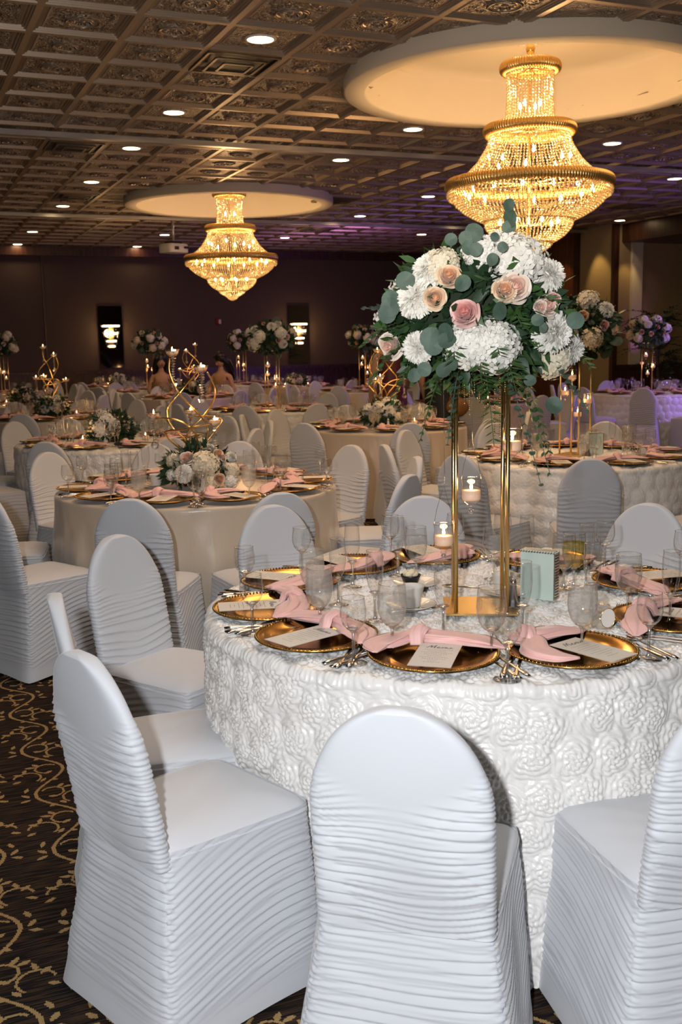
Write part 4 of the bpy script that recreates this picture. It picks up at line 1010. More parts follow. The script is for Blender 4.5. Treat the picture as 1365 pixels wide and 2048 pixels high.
FN = {'hydrangea': 'hydrangea', 'cream_hydrangea': 'hydrangea', 'chrysanthemum': 'chrysanthemum', 'pink_rose': 'rose', 'peach_rose': 'rose', 'blush_rose': 'rose'}
def flower(kind, parent, c, d, r, flat=1.0):
    me = FLW[kind][int(abs(c[0]) * 1000) % len(FLW[kind])]
    o = ob(FN[kind], me, parent); d = Vector(d).normalized()
    o.matrix_local = Matrix.Translation(Vector(c)) @ d.to_track_quat('Z', 'Y').to_matrix().to_4x4() @ Matrix.Diagonal((r, r, r * flat, 1))
    if kind == 'pink_rose': o['label'] = 'pink rose'
    if kind == 'peach_rose': o['label'] = 'peach rose'
    return o
LEAF_V = np.array([(0, 0, 0), (.16, .0, .25), (.19, .02, .55), (0, .05, 1.0), (-.19, .02, .55), (-.16, .0, .25), (0, -.03, .3), (0, -.03, .6)])
LEAF_Q = [(0, 1, 6, 0)][:0] + [(1, 2, 7, 6), (6, 7, 4, 5)]; LEAF_T = [(0, 1, 6), (0, 6, 5), (2, 3, 7), (7, 3, 4)]
_a = np.linspace(0, 2 * math.pi, 14, endpoint=False)
DISC_V = np.concatenate([[(0, -.06, .5)], np.stack([.5 * np.cos(_a), 0.04 * np.sin(2 * _a), .5 + .52 * np.sin(_a)], 1)]); DISC_T = [(0, 1 + i, 1 + (i + 1) % 14) for i in range(14)]
def leafmass(seed, n, rad, sc, lo=-1.0, spread=.9, disc=False, drop=0.0):
    """leaves growing out of an ellipsoid of radii rad"""
    r = np.random.default_rng(seed); D = r.normal(size=(n, 3)); D /= np.linalg.norm(D, axis=1)[:, None]; D[:, 2] = np.maximum(D[:, 2], lo)
    pos = D * np.array(rad) * r.uniform(.72, 1.02, (n, 1)); dr = D + r.normal(0, spread, (n, 3)); dr[:, 2] -= drop; dr /= np.linalg.norm(dr, axis=1)[:, None]
    F_ = frames(dr, r.uniform(0, 6.28, n), r.uniform(.6, 1.2, n) * sc, pos)
    b_ = B(); return b_.stamp(DISC_V, None, DISC_T, F_) if disc else b_.stamp(LEAF_V, LEAF_Q, LEAF_T, F_)
def frond(p, d, L, n=16, w=.05, disc=False, sag=.25, seed=0):
    """a stem with paired leaflets"""
    r = np.random.default_rng(seed); d = np.array(d, float); d /= np.linalg.norm(d); t = np.linspace(0, 1, n)
    P = np.array(p)[None] + d[None] * (t * L)[:, None]; P[:, 2] -= sag * L * t ** 2
    st = B().tube(P, .0013, 4); T = np.gradient(P, axis=0); T /= np.linalg.norm(T, axis=1)[:, None]
    side = np.cross(T, [0, 0.2, 1.0]); side /= np.linalg.norm(side, axis=1)[:, None]
    D = np.concatenate([T * .6 + side, T * .6 - side]); D += r.normal(0, .15, D.shape); D /= np.linalg.norm(D, axis=1)[:, None]
    s = np.tile(w * (1 - .55 * t) * (1 if disc else 1), 2) * r.uniform(.8, 1.15, 2 * n)
    F_ = frames(D, r.uniform(-.7, .7, 2 * n) + (0 if disc else 0), s, np.concatenate([P, P]))
    if disc: return st.stamp(DISC_V, None, DISC_T, F_)
    return st.stamp(LEAF_V * np.array([.8, 1, 1]), LEAF_Q, LEAF_T, F_)
def to_local(c, p):   # heading-frame point relative to bouquet centre c (room) kept in room axes
    return (p[0] - c[0], p[1] - c[1], p[2] - c[2])

def stand_parts(a=.145, h=.70, pr=.0062):
    pole = B().tube([(0, 0, 0), (0, 0, h)], pr, 12).mesh('stand_pole', m_brass)
    ring = B()
    for i in range(4):
        c = [(-a / 2, -a / 2), (a / 2, -a / 2), (a / 2, a / 2), (-a / 2, a / 2)]; p, q = c[i], c[(i + 1) % 4]; ring.tube([(p[0], p[1], h), (q[0], q[1], h)], pr, 8)
    tray = B().box((0, 0, h + .006), (a + .01, a + .01, .006))
    return [('stand_base', B().box((0, 0, .003), (.205, .205, .006)).mesh('stand_base', m_brass, smooth=False)), ('stand_frame', ring.mesh('stand_frame', m_brass)), ('stand_tray', tray.mesh('stand_tray', m_brass, smooth=False))] + \
           [('pole', pole, (sx * a / 2, sy * a / 2, 0)) for sx in (-1, 1) for sy in (-1, 1)]

# the bouquet of the nearest table, flower by flower
def main_bouquet():
    cx0 = W(.403, 2.975, ZT + .004)
    o = ob('tall_floral_arrangement', None, loc=cx0); tag(o, 'tall bouquet of white, pink and peach flowers on gold poles, nearest table', 'flower arrangement', 'tall flower arrangements')
    rzz = YAW - .06
    c, s = math.cos(rzz), math.sin(rzz)
    for p in stand_parts():
        q = p[2] if len(p) > 2 else (0, 0, 0); e = ob(p[0], p[1], o, (c * q[0] - s * q[1], s * q[0] + c * q[1], 0), (0, 0, rzz))
    bc = np.array(W(.385, 2.97, 1.615)); rel = bc - np.array(cx0); rad = (.235, .235, .185)
    ob('foam_core', B().ball(tuple(rel), .19, 24, 16, sc=(1, 1, .78)).mesh('foam_core', m_foam), o)
    R_ = np.array([.285, .27, .215])
    def on(px, py, k=1.0):
        """first hit of the view ray with the bouquet's ellipsoid, in arrangement coordinates"""
        p1 = np.array(at_depth(px, py, 2.97)); eye = np.array([0, 0, EYE]); dv = (p1 - eye); A = dv / (R_ * k); Bq = (eye - bc) / (R_ * k)
        a_, b_, c_ = A @ A, 2 * A @ Bq, Bq @ Bq - 1; D = b_ * b_ - 4 * a_ * c_
        t = (-b_ - math.sqrt(D)) / (2 * a_) if D > 0 else -b_ / (2 * a_)
        P = eye + dv * t; n = (P - bc) / R_ ** 2; return P - np.array(cx0), n / np.linalg.norm(n)
    px2m = 2.85 / 2077
    F_ = [('hydrangea', 1040, 502, 54), ('hydrangea', 936, 700, 42), ('hydrangea', 990, 706, 46), ('hydrangea', 966, 492, 34), ('hydrangea', 1010, 478, 30), ('cream_hydrangea', 876, 520, 34), ('chrysanthemum', 856, 530, 34), ('peach_rose', 900, 549, 27),
          ('chrysanthemum', 823, 590, 38), ('peach_rose', 873, 598, 25), ('pink_rose', 928, 622, 32), ('peach_rose', 1012, 578, 26), ('blush_rose', 1034, 574, 34), ('chrysanthemum', 1106, 541, 34), ('blush_rose', 1100, 612, 26), ('pink_rose', 1112, 600, 18),
          ('chrysanthemum', 1118, 668, 40), ('cream_hydrangea', 1120, 728, 38), ('chrysanthemum', 1148, 706, 34), ('blush_rose', 775, 697, 30), ('chrysanthemum', 830, 703, 30), ('blush_rose', 850, 738, 16), ('blush_rose', 1085, 615, 16)]
    rt = np.random.default_rng(17)
    for k, x, y, r in F_:
        p, n = on(x, y); n = n + rt.normal(0, .22, 3) * ('rose' in k); d = n * 1.1 + (np.array([0, 0, EYE]) - bc) / 3.0 * .5 + np.array([0, 0, .25])
        rr = r * px2m * (1.0 if 'rose' in k else 1.1); flower(k, o, p - n * rr * .40, d, rr, .85 if 'hyd' in k else 1)
    # the unseen back
    r = np.random.default_rng(3); away = np.array(W(0, 1, 0))
    for i in range(14):
        D = r.normal(size=3); D[2] = abs(D[2]) * .6 - .15; D /= np.linalg.norm(D)
        if D @ away < .15: D = D + away * 1.2; D /= np.linalg.norm(D)
        flower(('hydrangea', 'peach_rose', 'chrysanthemum', 'blush_rose', 'pink_rose')[i % 5], o, rel + D * R_ * .86, D, (.06, .034, .05, .036, .036)[i % 5])
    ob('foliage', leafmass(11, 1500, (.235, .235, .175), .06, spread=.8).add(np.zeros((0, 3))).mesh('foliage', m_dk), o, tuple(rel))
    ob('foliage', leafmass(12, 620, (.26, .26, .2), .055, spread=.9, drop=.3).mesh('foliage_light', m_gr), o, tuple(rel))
    eu = B(); fr = B(); i = 0
    def disc(px, py, r, k=1.0):
        nonlocal i; i += 1
        p, n = on(px, py, k); v = (np.array([0, 0, EYE]) - bc); v /= np.linalg.norm(v)
        rr = r * px2m * 2; rg = np.random.default_rng(i); up = rg.normal(size=3) * .5 + np.array([0, 0, -.6]); up -= v * (up @ v); up /= np.linalg.norm(up)
        vv = v + rg.normal(size=3) * .35; vv -= up * (vv @ up); vv /= np.linalg.norm(vv); sd = np.cross(-vv, up)
        M_ = np.concatenate([np.stack([sd, -vv, up], 1) * rr, (p - up * rr / 2 + v * .02)[:, None]], 1)[None]
        eu.stamp(DISC_V, None, DISC_T, M_)
    for x, y, r, k in ((1018, 412, 13, 1.28), (1021, 438, 18, 1.2), (1018, 456, 14, 1.1), (949, 466, 18, 1.15), (932, 478, 14, 1.1), (937, 496, 13, 1.08), (952, 500, 13, 1.08), (782, 615, 19, 1.05), (776, 628, 18, 1.05), (783, 600, 18, 1.05), (812, 562, 18, 1.08), (890, 738, 17, 1.05),
                       (1150, 641, 17, 1.12), (1108, 809, 18, 1.3), (926, 567, 16, 1.05), (895, 680, 17, 1.05), (868, 690, 19, 1.05), (893, 665, 18, 1.05), (862, 675, 20, 1.05), (903, 480, 12, 1.2), (1000, 622, 17, 1), (985, 520, 12, 1.05), (905, 726, 14, 1),
                       (850, 738, 14, 1.08), (1085, 655, 10, 1), (1060, 760, 12, 1.1), (1075, 640, 12, 1), (830, 750, 14, 1.1), (1005, 495, 10, 1.1), (990, 475, 9, 1.15)):
        disc(x, y, r, k)
    Rr, Fr = np.array(W(1, 0, 0)), np.array(W(0, 1, 0)); Zu = np.array([0, 0, 1.0])
    for k, (dx, dz, df, L, dsc, w_, sg) in enumerate(((-1, .15, -.3, .20, 1, .03, .1), (-1, -.05, -.4, .22, 0, .06, .4), (-.9, -.35, -.4, .22, 0, .07, .5), (-.7, -.55, -.4, .2, 0, .07, .5), (.9, -.6, -.3, .2, 1, .03, .5), (.55, -1, -.3, .26, 0, .05, .5), (.45, -1.1, -.5, .3, 1, .026, .4),
                                            (.1, -1, -.6, .2, 0, .05, .4), (-.3, -1, -.6, .2, 1, .022, .4), (-.5, -.9, -.5, .2, 0, .05, .4), (-.6, .6, -.2, .14, 0, .05, .3), (.6, .3, -.8, .14, 0, .06, .4), (.3, .1, -1, .12, 0, .06, .5), (.1, -.2, -1, .12, 0, .06, .5),
                                            (-.3, -.2, -1, .12, 0, .07, .6), (.8, -.2, .2, .2, 0, .06, .4), (0, .2, 1, .2, 0, .06, .4), (-.6, 0, 1, .2, 1, .03, .4), (.6, -.6, .8, .2, 0, .06, .4), (.25, -.5, -1, .16, 0, .07, .5), (-.05, -.45, -1, .14, 0, .06, .5), (.5, -.8, -.6, .22, 0, .06, .6))):
        d = Rr * dx + Zu * dz + Fr * df; d /= np.linalg.norm(d); p = rel + d * R_ * .72
        b_ = frond(p, d, L * (.62 if dx <= -.6 else .85), 15, w_, bool(dsc), sg, k)
        ob('eucalyptus_sprig' if dsc else 'fern_frond', b_.mesh('sprig', m_eu if dsc else m_gr, smooth=False), o)
    ob('eucalyptus_leaves', eu.mesh('eucalyptus_leaves', m_eu, smooth=False), o)
    # beaded strands under the tray
    bd = B()
    for k in range(10):
        x0 = (k - 4.5) * .014
        for j in range(30 if k in (7, 8) else 10 + 5 * (k % 3)): bd.ball((c * x0 + s * .073, s * x0 - c * .073, .69 - j * .0062), .0026, 5, 4)
    ob('bead_strands', bd.mesh('bead_strands', m_gold), o)['kind'] = 'stuff'
    return cx0
mb = main_bouquet()
for (px, py, Y_, dr, lab, lt) in ((943, 1004, 2.90, .30, 'lit votive hanging lowest centre below the nearest bouquet, between its poles', .35), (1025, 905, 3.02, .2, 'lit votive hanging highest, behind the right poles of the nearest bouquet', .35), (888, 1094, 2.96, .34, 'lit votive hanging low beside the left pole of the nearest bouquet', .35)):
    p = at_depth(px, py, Y_); votive(p, 1.462 - p[2] if True else dr, lab, lt, 'hanging votives')

# generic tall arrangement for the tables behind
def tall_spec(seed):
    r = np.random.default_rng(seed); out = stand_parts(); c = np.array([0, 0, .86]); R_ = np.array([.25, .25, .17])
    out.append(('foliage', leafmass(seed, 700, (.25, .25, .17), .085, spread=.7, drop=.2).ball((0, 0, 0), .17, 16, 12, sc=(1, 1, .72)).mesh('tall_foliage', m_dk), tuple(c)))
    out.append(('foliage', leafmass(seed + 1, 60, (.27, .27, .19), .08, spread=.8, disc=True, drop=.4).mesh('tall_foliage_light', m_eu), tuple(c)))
    D = fib(26, -.5) + r.normal(0, .12, (26, 3)); D /= np.linalg.norm(D, axis=1)[:, None]
    kinds = ['hydrangea', 'peach_rose', 'chrysanthemum', 'blush_rose', 'hydrangea', 'pink_rose', 'peach_rose', 'cream_hydrangea']
    return out, [(kinds[int(r.integers(8))], c + D[i] * R_ * 1.04, D[i]) for i in range(26)]
TALL = [tall_spec(21), tall_spec(34)]
def tall(ti, k, rz, votives=True, light=0):
    cxx, cyy = TB[ti][:2]; out, fl = TALL[k]; p = W(cxx, cyy, ZT)
    o = spawn('tall_floral_arrangement', out, p, rz, 'tall bouquet of roses and hydrangeas on gold poles, on %s' % TB[ti][4], 'flower arrangement', 'tall flower arrangements')
    for kind, c, d in fl: flower(kind, o, c, d, {'h': .072, 'c': .06, 'p': .04, 'b': .042}[kind[0]] if kind != 'cream_hydrangea' else .07)
    if votives:
        for i, (dx, dy, z) in enumerate(((-.045, -.09, 1.28), (.06, -.10, 1.12), (.035, .08, 1.02), (-.06, .05, 1.17))):
            q = W(cxx + dx, cyy + dy, z); votive(q, 1.465 - z, 'lit %s votive hanging under the bouquet on %s' % (('topmost', 'third', 'lowest', 'second')[i], TB[ti][4]), 0, 'hanging votives')
        lamp('candle_light', 'POINT', W(cxx, cyy - .1, 1.15), .9 + light, (1, 0.55, 0.22), .05)
for ti, k, rz in ((5, 0, .4), (6, 1, 1.0), (8, 0, 2.0), (17, 1, 3.0), (11, 0, 4.0), (13, 1, 5.0), (15, 0, 5.6)): tall(ti, k, rz)

# low arrangements
def low_spec(seed, n=15, R_=(.17, .15, .12)):
    r = np.random.default_rng(seed); out = [('vase', B().lathe([(0, 0), (.06, 0), (.07, .02), (.075, .07), (.07, .08)], 24).mesh('flower_vase', m_gold)),
        ('foliage', leafmass(seed, 620, (R_[0] * 1.12, R_[1] * 1.12, R_[2] * 1.1), .07, lo=-.35, spread=.6, drop=.1).ball((0, 0, 0), .12, 16, 10, sc=(1.1, 1, .8)).mesh('low_foliage', m_dk), (0, 0, .10))]
    D = fib(n, -.15) + r.normal(0, .08, (n, 3)); D /= np.linalg.norm(D, axis=1)[:, None]; c = np.array([0, 0, .10])
    kinds = ['hydrangea', 'chrysanthemum', 'peach_rose', 'cream_hydrangea', 'blush_rose', 'chrysanthemum']
    return out, [(kinds[int(r.integers(6))], c + D[i] * np.array(R_) * .9, D[i]) for i in range(n)]
LOW = [low_spec(51), low_spec(62)]
def low(ti, k, rz, off=(0, 0), words_='low mound of white and peach flowers', s=1.0):
    cxx, cyy = TB[ti][:2]; out, fl = LOW[k]
    o = spawn('low_floral_arrangement', out, W(cxx + off[0], cyy + off[1], ZT), rz, '%s on %s' % (words_, TB[ti][4]), 'flower arrangement', 'low flower arrangements', s)
    for kind, c, d in fl: flower(kind, o, c, d, {'h': .07, 'c': .06, 'p': .042, 'b': .045}[kind[0]])
    return o
for ti, k, rz in ((3, 0, 0), (7, 1, 1), (4, 0, 2.2), (10, 1, 3), (14, 0, 4), (12, 1, 5), (9, 0, 1.2), (16, 1, 2)): low(ti, k, rz)
# tealights round the low flowers
for ti, L in ((3, ((-.22, -.12), (.26, .1))), (14, ((-.2, -.1), (.2, .05), (.02, -.24))), (12, ((-.2, -.1), (.22, .05))), (9, ((-.22, 0), (.2, .02))), (7, ((.25, .1),)), (16, ((-.2, -.1),)), (4, ((.3, .1),))):
    for j, (dx, dy) in enumerate(L):
        spawn('tealight', tea_spec, W(TB[ti][0] + dx, TB[ti][1] + dy, ZT), 0, 'lit tealight in glass %s of the flowers on %s' % (('left', 'right', 'in front')[j], TB[ti][4]), 'candle', 'tealights in glasses')
    lamp('candle_light', 'POINT', W(TB[ti][0] + L[0][0], TB[ti][1] + L[0][1] - .06, ZT + .14), .5, (1, 0.55, 0.22), .04)
# champagne table: its own low mound
def near_low():
    c0 = np.array(W(-.80, 5.80, ZT)); o = ob('low_floral_arrangement', None, loc=tuple(c0))
    tag(o, 'low mound of cream hydrangeas and peach roses under the candelabra, champagne table', 'flower arrangement', 'low flower arrangements')
    ob('vase', B().lathe([(0, 0), (.06, 0), (.07, .02), (.075, .07), (.07, .08)], 24).mesh('flower_vase', m_gold), o)
    ob('foliage', leafmass(77, 620, (.185, .16, .12), .065, lo=-.4, spread=.6, drop=.2).ball((0, 0, 0), .12, 16, 10, sc=(1.15, 1, .75)).mesh('low_foliage', m_dk), o, (0, 0, .10))
    for kd, px, py, r, Y_ in (('blush_rose', 375, 918, 17, 5.66), ('cream_hydrangea', 350, 920, 18, 5.72), ('cream_hydrangea', 410, 930, 31, 5.66), ('cream_hydrangea', 420, 965, 18, 5.62), ('chrysanthemum', 368, 948, 20, 5.6), ('chrysanthemum', 418, 901, 16, 5.76), ('peach_rose', 436, 909, 13, 5.68), ('blush_rose', 445, 916, 10, 5.68),
                          ('peach_rose', 438, 958, 14, 5.58), ('chrysanthemum', 462, 915, 13, 5.74), ('cream_hydrangea', 463, 940, 17, 5.72), ('hydrangea', 462, 962, 15, 5.7), ('hydrangea', 345, 950, 12, 5.68), ('chrysanthemum', 395, 915, 20, 5.95), ('hydrangea', 440, 930, 22, 5.98), ('hydrangea', 365, 940, 22, 5.96)):
        p = np.array(at_depth(px, py, Y_)) - c0; d = p - np.array([0, 0, .06]); flower(kd, o, tuple(p), d, r * Y_ / 2077)
near_low()

# candelabra of curling gold arms with crystal cups
cupg = B().lathe([(.006, 0), (.024, .006), (.034, .020), (.044, .042), (.0425, .042), (.033, .022), (.0, .009)], 8).mesh('candle_cup', m_crystal, smooth=False)
stm = B(); 
for k in range(9): stm.lathe([(.002, -.002 - .014 * k), (.020 - .0014 * k if k < 6 else .012, -.009 - .014 * k), (.002, -.016 - .014 * k)], 6)
stm.ball((0, 0, -.145), .024, 7, 5)
stmm = stm.mesh('crystal_drop', m_crystal, smooth=False)
fw = B().lathe([(0, .012), (.026, .013), (.034, .024), (.033, .032), (0, .031)], 24).mesh('floating_candle', m_wax)
def spl(P, n=48):
    P = np.array(P, float); t = np.linspace(0, len(P) - 1, n); out = []
    for x in t:
        i = min(int(x), len(P) - 2); f = x - i; p0, p1, p2, p3 = P[max(i - 1, 0)], P[i], P[i + 1], P[min(i + 2, len(P) - 1)]
        out.append(.5 * ((2 * p1) + (-p0 + p2) * f + (2 * p0 - 5 * p1 + 4 * p2 - p3) * f ** 2 + (-p0 + 3 * p1 - 3 * p2 + p3) * f ** 3))
    return np.array(out)
ARMS = [([(339, 716), (339, 746), (358, 786), (402, 833), (415, 852), (414, 873), (396, 905)], [-.02, -.04, -.06, .02, .05, .04, 0]),
        ([(396, 742), (358, 786), (338, 812), (334, 825), (340, 848), (371, 881), (383, 905)], [.0, .06, .04, 0, -.04, -.03, 0]),
        ([(414, 744), (430, 774), (427, 803), (406, 834), (381, 858), (372, 882), (377, 905)], [.0, .02, .05, .06, .04, .02, 0]),
        ([(312, 836), (339, 837), (362, 843), (380, 855), (394, 873), (393, 905)], [-.02, -.05, -.05, -.04, -.02, 0]),
        ([(424, 847), (371, 858), (336, 862), (331, 868), (343, 883), (372, 905)], [-.10, -.10, -.07, -.05, -.03, 0]),
        ([(390, 832), (432, 834), (444, 842), (434, 857), (396, 905)], [.10, .09, .06, .03, 0])]
HOLD = [(345, 714, -.02), (403, 746, .0), (308, 839, -.02), (382, 832, .10), (430, 852, -.10)]
def candelabra_spec():
    c0 = np.array(at_depth(388, 905, 5.82)); c0[2] = ZT; base = c0.copy()
    arm_meshes = []
    for P, D in ARMS:
        pts = spl([np.array(at_depth(px, py, 5.82 + d)) - base for (px, py), d in zip(P, D)])
        arm_meshes.append(B().tube(np.concatenate([pts, [[pts[-1][0] * .5, pts[-1][1] * .5, .01]]]), .0052, 8).mesh('candelabra_arm', m_gold))
    hs = [tuple(np.array(at_depth(px, py, 5.82 + d)) - base) for px, py, d in HOLD]
    spec = [('foot', B().lathe([(0, 0), (.07, 0), (.07, .006), (.03, .012), (0, .012)], 24).mesh('candelabra_foot', m_gold))] + [('arm', m) for m in arm_meshes]
    for h in hs: spec.append(('crystal_cup', cupg, h, [('crystal_drop', stmm)]))
    return spec, hs, base
CSPEC, CH_, cbase = candelabra_spec()
def candelabra(loc, rz, tw, lights):
    o = spawn('candelabra', CSPEC, loc, rz, 'curling gold candelabra with crystal cups on %s' % tw, 'candelabra', 'gold candelabras')
    c, s = math.cos(rz), math.sin(rz); names = ('topmost', 'second highest', 'left-hand lower', 'rear lower', 'right-hand lower')
    for k, h in enumerate(CH_):
        p = (loc[0] + c * h[0] - s * h[1], loc[1] + s * h[0] + c * h[1], loc[2] + h[2])
        spawn('floating_candle', [('wax', fw), ('flame', FLM, (0, 0, .03))], p, 0, 'lit cream candle in the %s candelabra cup on %s' % (names[k], tw), 'candle', 'candelabra candles')
        if lights and k in (0, 1, 3, 4): lamp('candle_light', 'POINT', (p[0], p[1], p[2] + .07), lights, (1, 0.55, 0.22), .015)
candelabra(tuple(cbase), 0, TB[2][4], .5)
for ti, rz in ((7, .9), (4, 2.6), (10, 3.6)):
    x, y, _ = W(*TB[ti][:2]); candelabra((x, y, ZT + .05), rz, TB[ti][4], 0)
    lamp('candle_light', 'POINT', (x, y, 1.2), 1.2, (1, 0.55, 0.22), .1)
# ------------------------------------------------------------------ chandeliers
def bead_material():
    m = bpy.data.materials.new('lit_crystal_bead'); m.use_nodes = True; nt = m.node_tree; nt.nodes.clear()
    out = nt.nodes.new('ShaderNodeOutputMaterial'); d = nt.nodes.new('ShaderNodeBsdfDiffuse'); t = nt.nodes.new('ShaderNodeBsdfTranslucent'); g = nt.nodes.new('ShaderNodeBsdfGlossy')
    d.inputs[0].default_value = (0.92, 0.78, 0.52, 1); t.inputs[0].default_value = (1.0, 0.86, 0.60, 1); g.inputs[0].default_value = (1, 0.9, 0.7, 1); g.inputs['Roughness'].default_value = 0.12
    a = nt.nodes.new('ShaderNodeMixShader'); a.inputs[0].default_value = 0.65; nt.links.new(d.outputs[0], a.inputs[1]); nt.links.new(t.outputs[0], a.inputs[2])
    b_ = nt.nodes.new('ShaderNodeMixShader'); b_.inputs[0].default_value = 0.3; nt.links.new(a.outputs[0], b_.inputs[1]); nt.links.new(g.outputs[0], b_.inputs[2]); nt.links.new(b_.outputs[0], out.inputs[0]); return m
m_bead = bead_material(); m_rim = mat('ribbed_gold_rim', (0.85, 0.56, 0.2), rough=0.28, metal=0.85)
def resample(P, step):
    P = np.array(P, float); L = np.concatenate([[0], np.cumsum(np.hypot(*np.diff(P, axis=0).T))]); n = max(2, int(round(L[-1] / step)))
    t = np.linspace(0, L[-1], n + 1); return np.stack([np.interp(t, L, P[:, 0]), np.interp(t, L, P[:, 1])], 1)
OV = np.array([(1, 0, 0), (0, 1, 0), (-1, 0, 0), (0, -1, 0), (0, 0, 1.0), (0, 0, -1.0)]); OT = [(0, 1, 4), (1, 2, 4), (2, 3, 4), (3, 0, 4), (1, 0, 5), (2, 1, 5), (3, 2, 5), (0, 3, 5)]
def strands(prof, n, br=.0095, step=.0235):
    P = resample(prof, step); th = np.linspace(0, 2 * math.pi, n, endpoint=False); r = np.random.default_rng(n)
    pos = np.stack([(P[:, 0][:, None] * np.cos(th)), (P[:, 0][:, None] * np.sin(th)), P[:, 1][:, None] + 0 * th], 2).reshape(-1, 3); k = len(pos)
    rot = r.uniform(0, 6.28, k); c, s = np.cos(rot) * br, np.sin(rot) * br; z = np.zeros(k)
    M_ = np.stack([np.stack([c, -s, z, pos[:, 0]], 1), np.stack([s, c, z, pos[:, 1]], 1), np.stack([z, z, z + br * 1.15, pos[:, 2]], 1)], 1)
    return B().stamp(OV, None, OT, M_)
def rim(R_, z, h, n):
    u = np.linspace(0, 2 * math.pi, n * 6, endpoint=False)[:, None]; v = np.linspace(0, 2 * math.pi, 14, endpoint=False)[None, :]
    rr = 1 + .16 * np.sin(n * u + 2.2 * v); x = R_ + .030 * np.cos(v) * rr; zz = z + h * np.sin(v) * rr
    return B().grid(np.stack([x * np.cos(u), x * np.sin(u), zz + 0 * x], 2), cu=True, cv=True, flip=False)
def chandelier(cx_, cy_, lab, power):
    spec = []
    Z = dict(a=3.705, b=3.225, c=2.80)
    spec.append(('crown_rim', rim(.215, Z['a'], .042, 70).mesh('chandelier_rim', m_rim)))
    spec.append(('middle_rim', rim(.345, Z['b'], .042, 100).mesh('chandelier_rim', m_rim)))
    spec.append(('main_rim', rim(.655, Z['c'], .045, 170).mesh('chandelier_rim', m_rim)))
    for nm, prof, n in (('neck_strands', [(.190, 3.68), (.180, 3.5), (.190, 3.35), (.205, 3.25)], 44), ('shoulder_strands', [(.315, 3.20), (.345, 3.10), (.42, 2.98), (.50, 2.90), (.60, 2.83)], 84),
                        ('bowl_strands', [(.655, 2.775), (.650, 2.73), (.60, 2.655), (.53, 2.595), (.44, 2.545), (.36, 2.51)], 110), ('bowl_strands', [(.665, 2.78), (.668, 2.72), (.655, 2.70)], 120),
                        ('lower_bowl_strands', [(.365, 2.52), (.35, 2.46), (.30, 2.40), (.24, 2.36), (.19, 2.335)], 66), ('tip_strands', [(.20, 2.345), (.185, 2.31), (.13, 2.275), (.09, 2.255), (.06, 2.22), (.02, 2.20)], 34)):
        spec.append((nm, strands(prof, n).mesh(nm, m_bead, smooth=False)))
    gd = B()
    for R_, z in ((.36, 2.515), (.19, 2.34), (.64, 2.775), (.19, 3.67)): gd.tube([(R_ * math.cos(a), R_ * math.sin(a), z) for a in np.linspace(0, 2 * math.pi, 61)], .006, 6)
    gd.tube([(0, 0, 2.25), (0, 0, 3.97)], .010, 8)
    for a in np.linspace(0, 2 * math.pi, 8, endpoint=False):
        for R_, z in ((.655, 2.8), (.345, 3.225), (.215, 3.7)): gd.tube([(0, 0, z), (R_ * math.cos(a), R_ * math.sin(a), z)], .006, 5)
    spec.append(('gold_frame', gd.mesh('chandelier_frame', m_gold)))
    cn = B().lathe([(.10, 3.99), (.085, 3.975), (.04, 3.955), (.028, 3.93), (.03, 3.87), (.038, 3.85), (.03, 3.82), (.012, 3.80)], 24)
    spec.append(('canopy', cn.mesh('chandelier_canopy', m_gold)))
    med = B()
    for k in range(24):
        a = k * math.pi / 12
        med.ball((.26 * math.cos(a), .26 * math.sin(a), 3.985), .045, 10, 6, sc=(1, 1, .35)); med.ball((.40 * math.cos(a + .13), .40 * math.sin(a + .13), 3.985), .032, 8, 6, sc=(1, 1, .35))
    spec.append(('ceiling_rosette', med.mesh('ceiling_rosette', m_plaster)))
    bul = B().lathe([(0, -.02), (.011, -.012), (.014, .002), (.009, .02), (.001, .036)], 10).mesh('candle_bulb', m_bulb); sk = B().lathe([(.009, -.07), (.010, -.02)], 8).mesh('bulb_socket', m_gold)
    for k in range(14):
        a = k * 2 * math.pi / 14; spec.append(('candle_bulb', bul, (.52 * math.cos(a), .52 * math.sin(a), 2.74), [('socket', sk)]))
    for k in range(8):
        a = k * 2 * math.pi / 8 + .3; spec.append(('candle_bulb', bul, (.33 * math.cos(a), .33 * math.sin(a), 2.98 + .04 * (k % 2)), [('socket', sk)]))
    for k in range(7):
        a = k * 2 * math.pi / 7 + .1; spec.append(('candle_bulb', bul, (.24 * math.cos(a), .24 * math.sin(a), 2.50), [('socket', sk)]))
    for k in range(4):
        a = k * 2 * math.pi / 4 + .5; spec.append(('candle_bulb', bul, (.09 * math.cos(a), .09 * math.sin(a), 3.42), [('socket', sk)]))
    o = spawn('chandelier', spec, (cx_, cy_, 0), 0, lab, 'chandelier', 'crystal chandeliers')
    for ch in o.children:
        if 'strands' in ch.name: ch['kind'] = 'stuff'
    for z, f, s in ((2.72, .40, .3), (2.95, .22, .16), (3.42, .14, .06), (2.48, .12, .1), (3.80, .07, .1)):
        lamp('chandelier_light', 'POINT', (cx_, cy_, z), power * f * .88, (1.0, 0.60, 0.27), s)
chandelier(RINGS[0][0], RINGS[0][1], 'large tiered crystal chandelier glowing gold above the bouquet at right', 120)
chandelier(RINGS[1][0], RINGS[1][1], 'farther crystal chandelier glowing gold left of centre', 90)

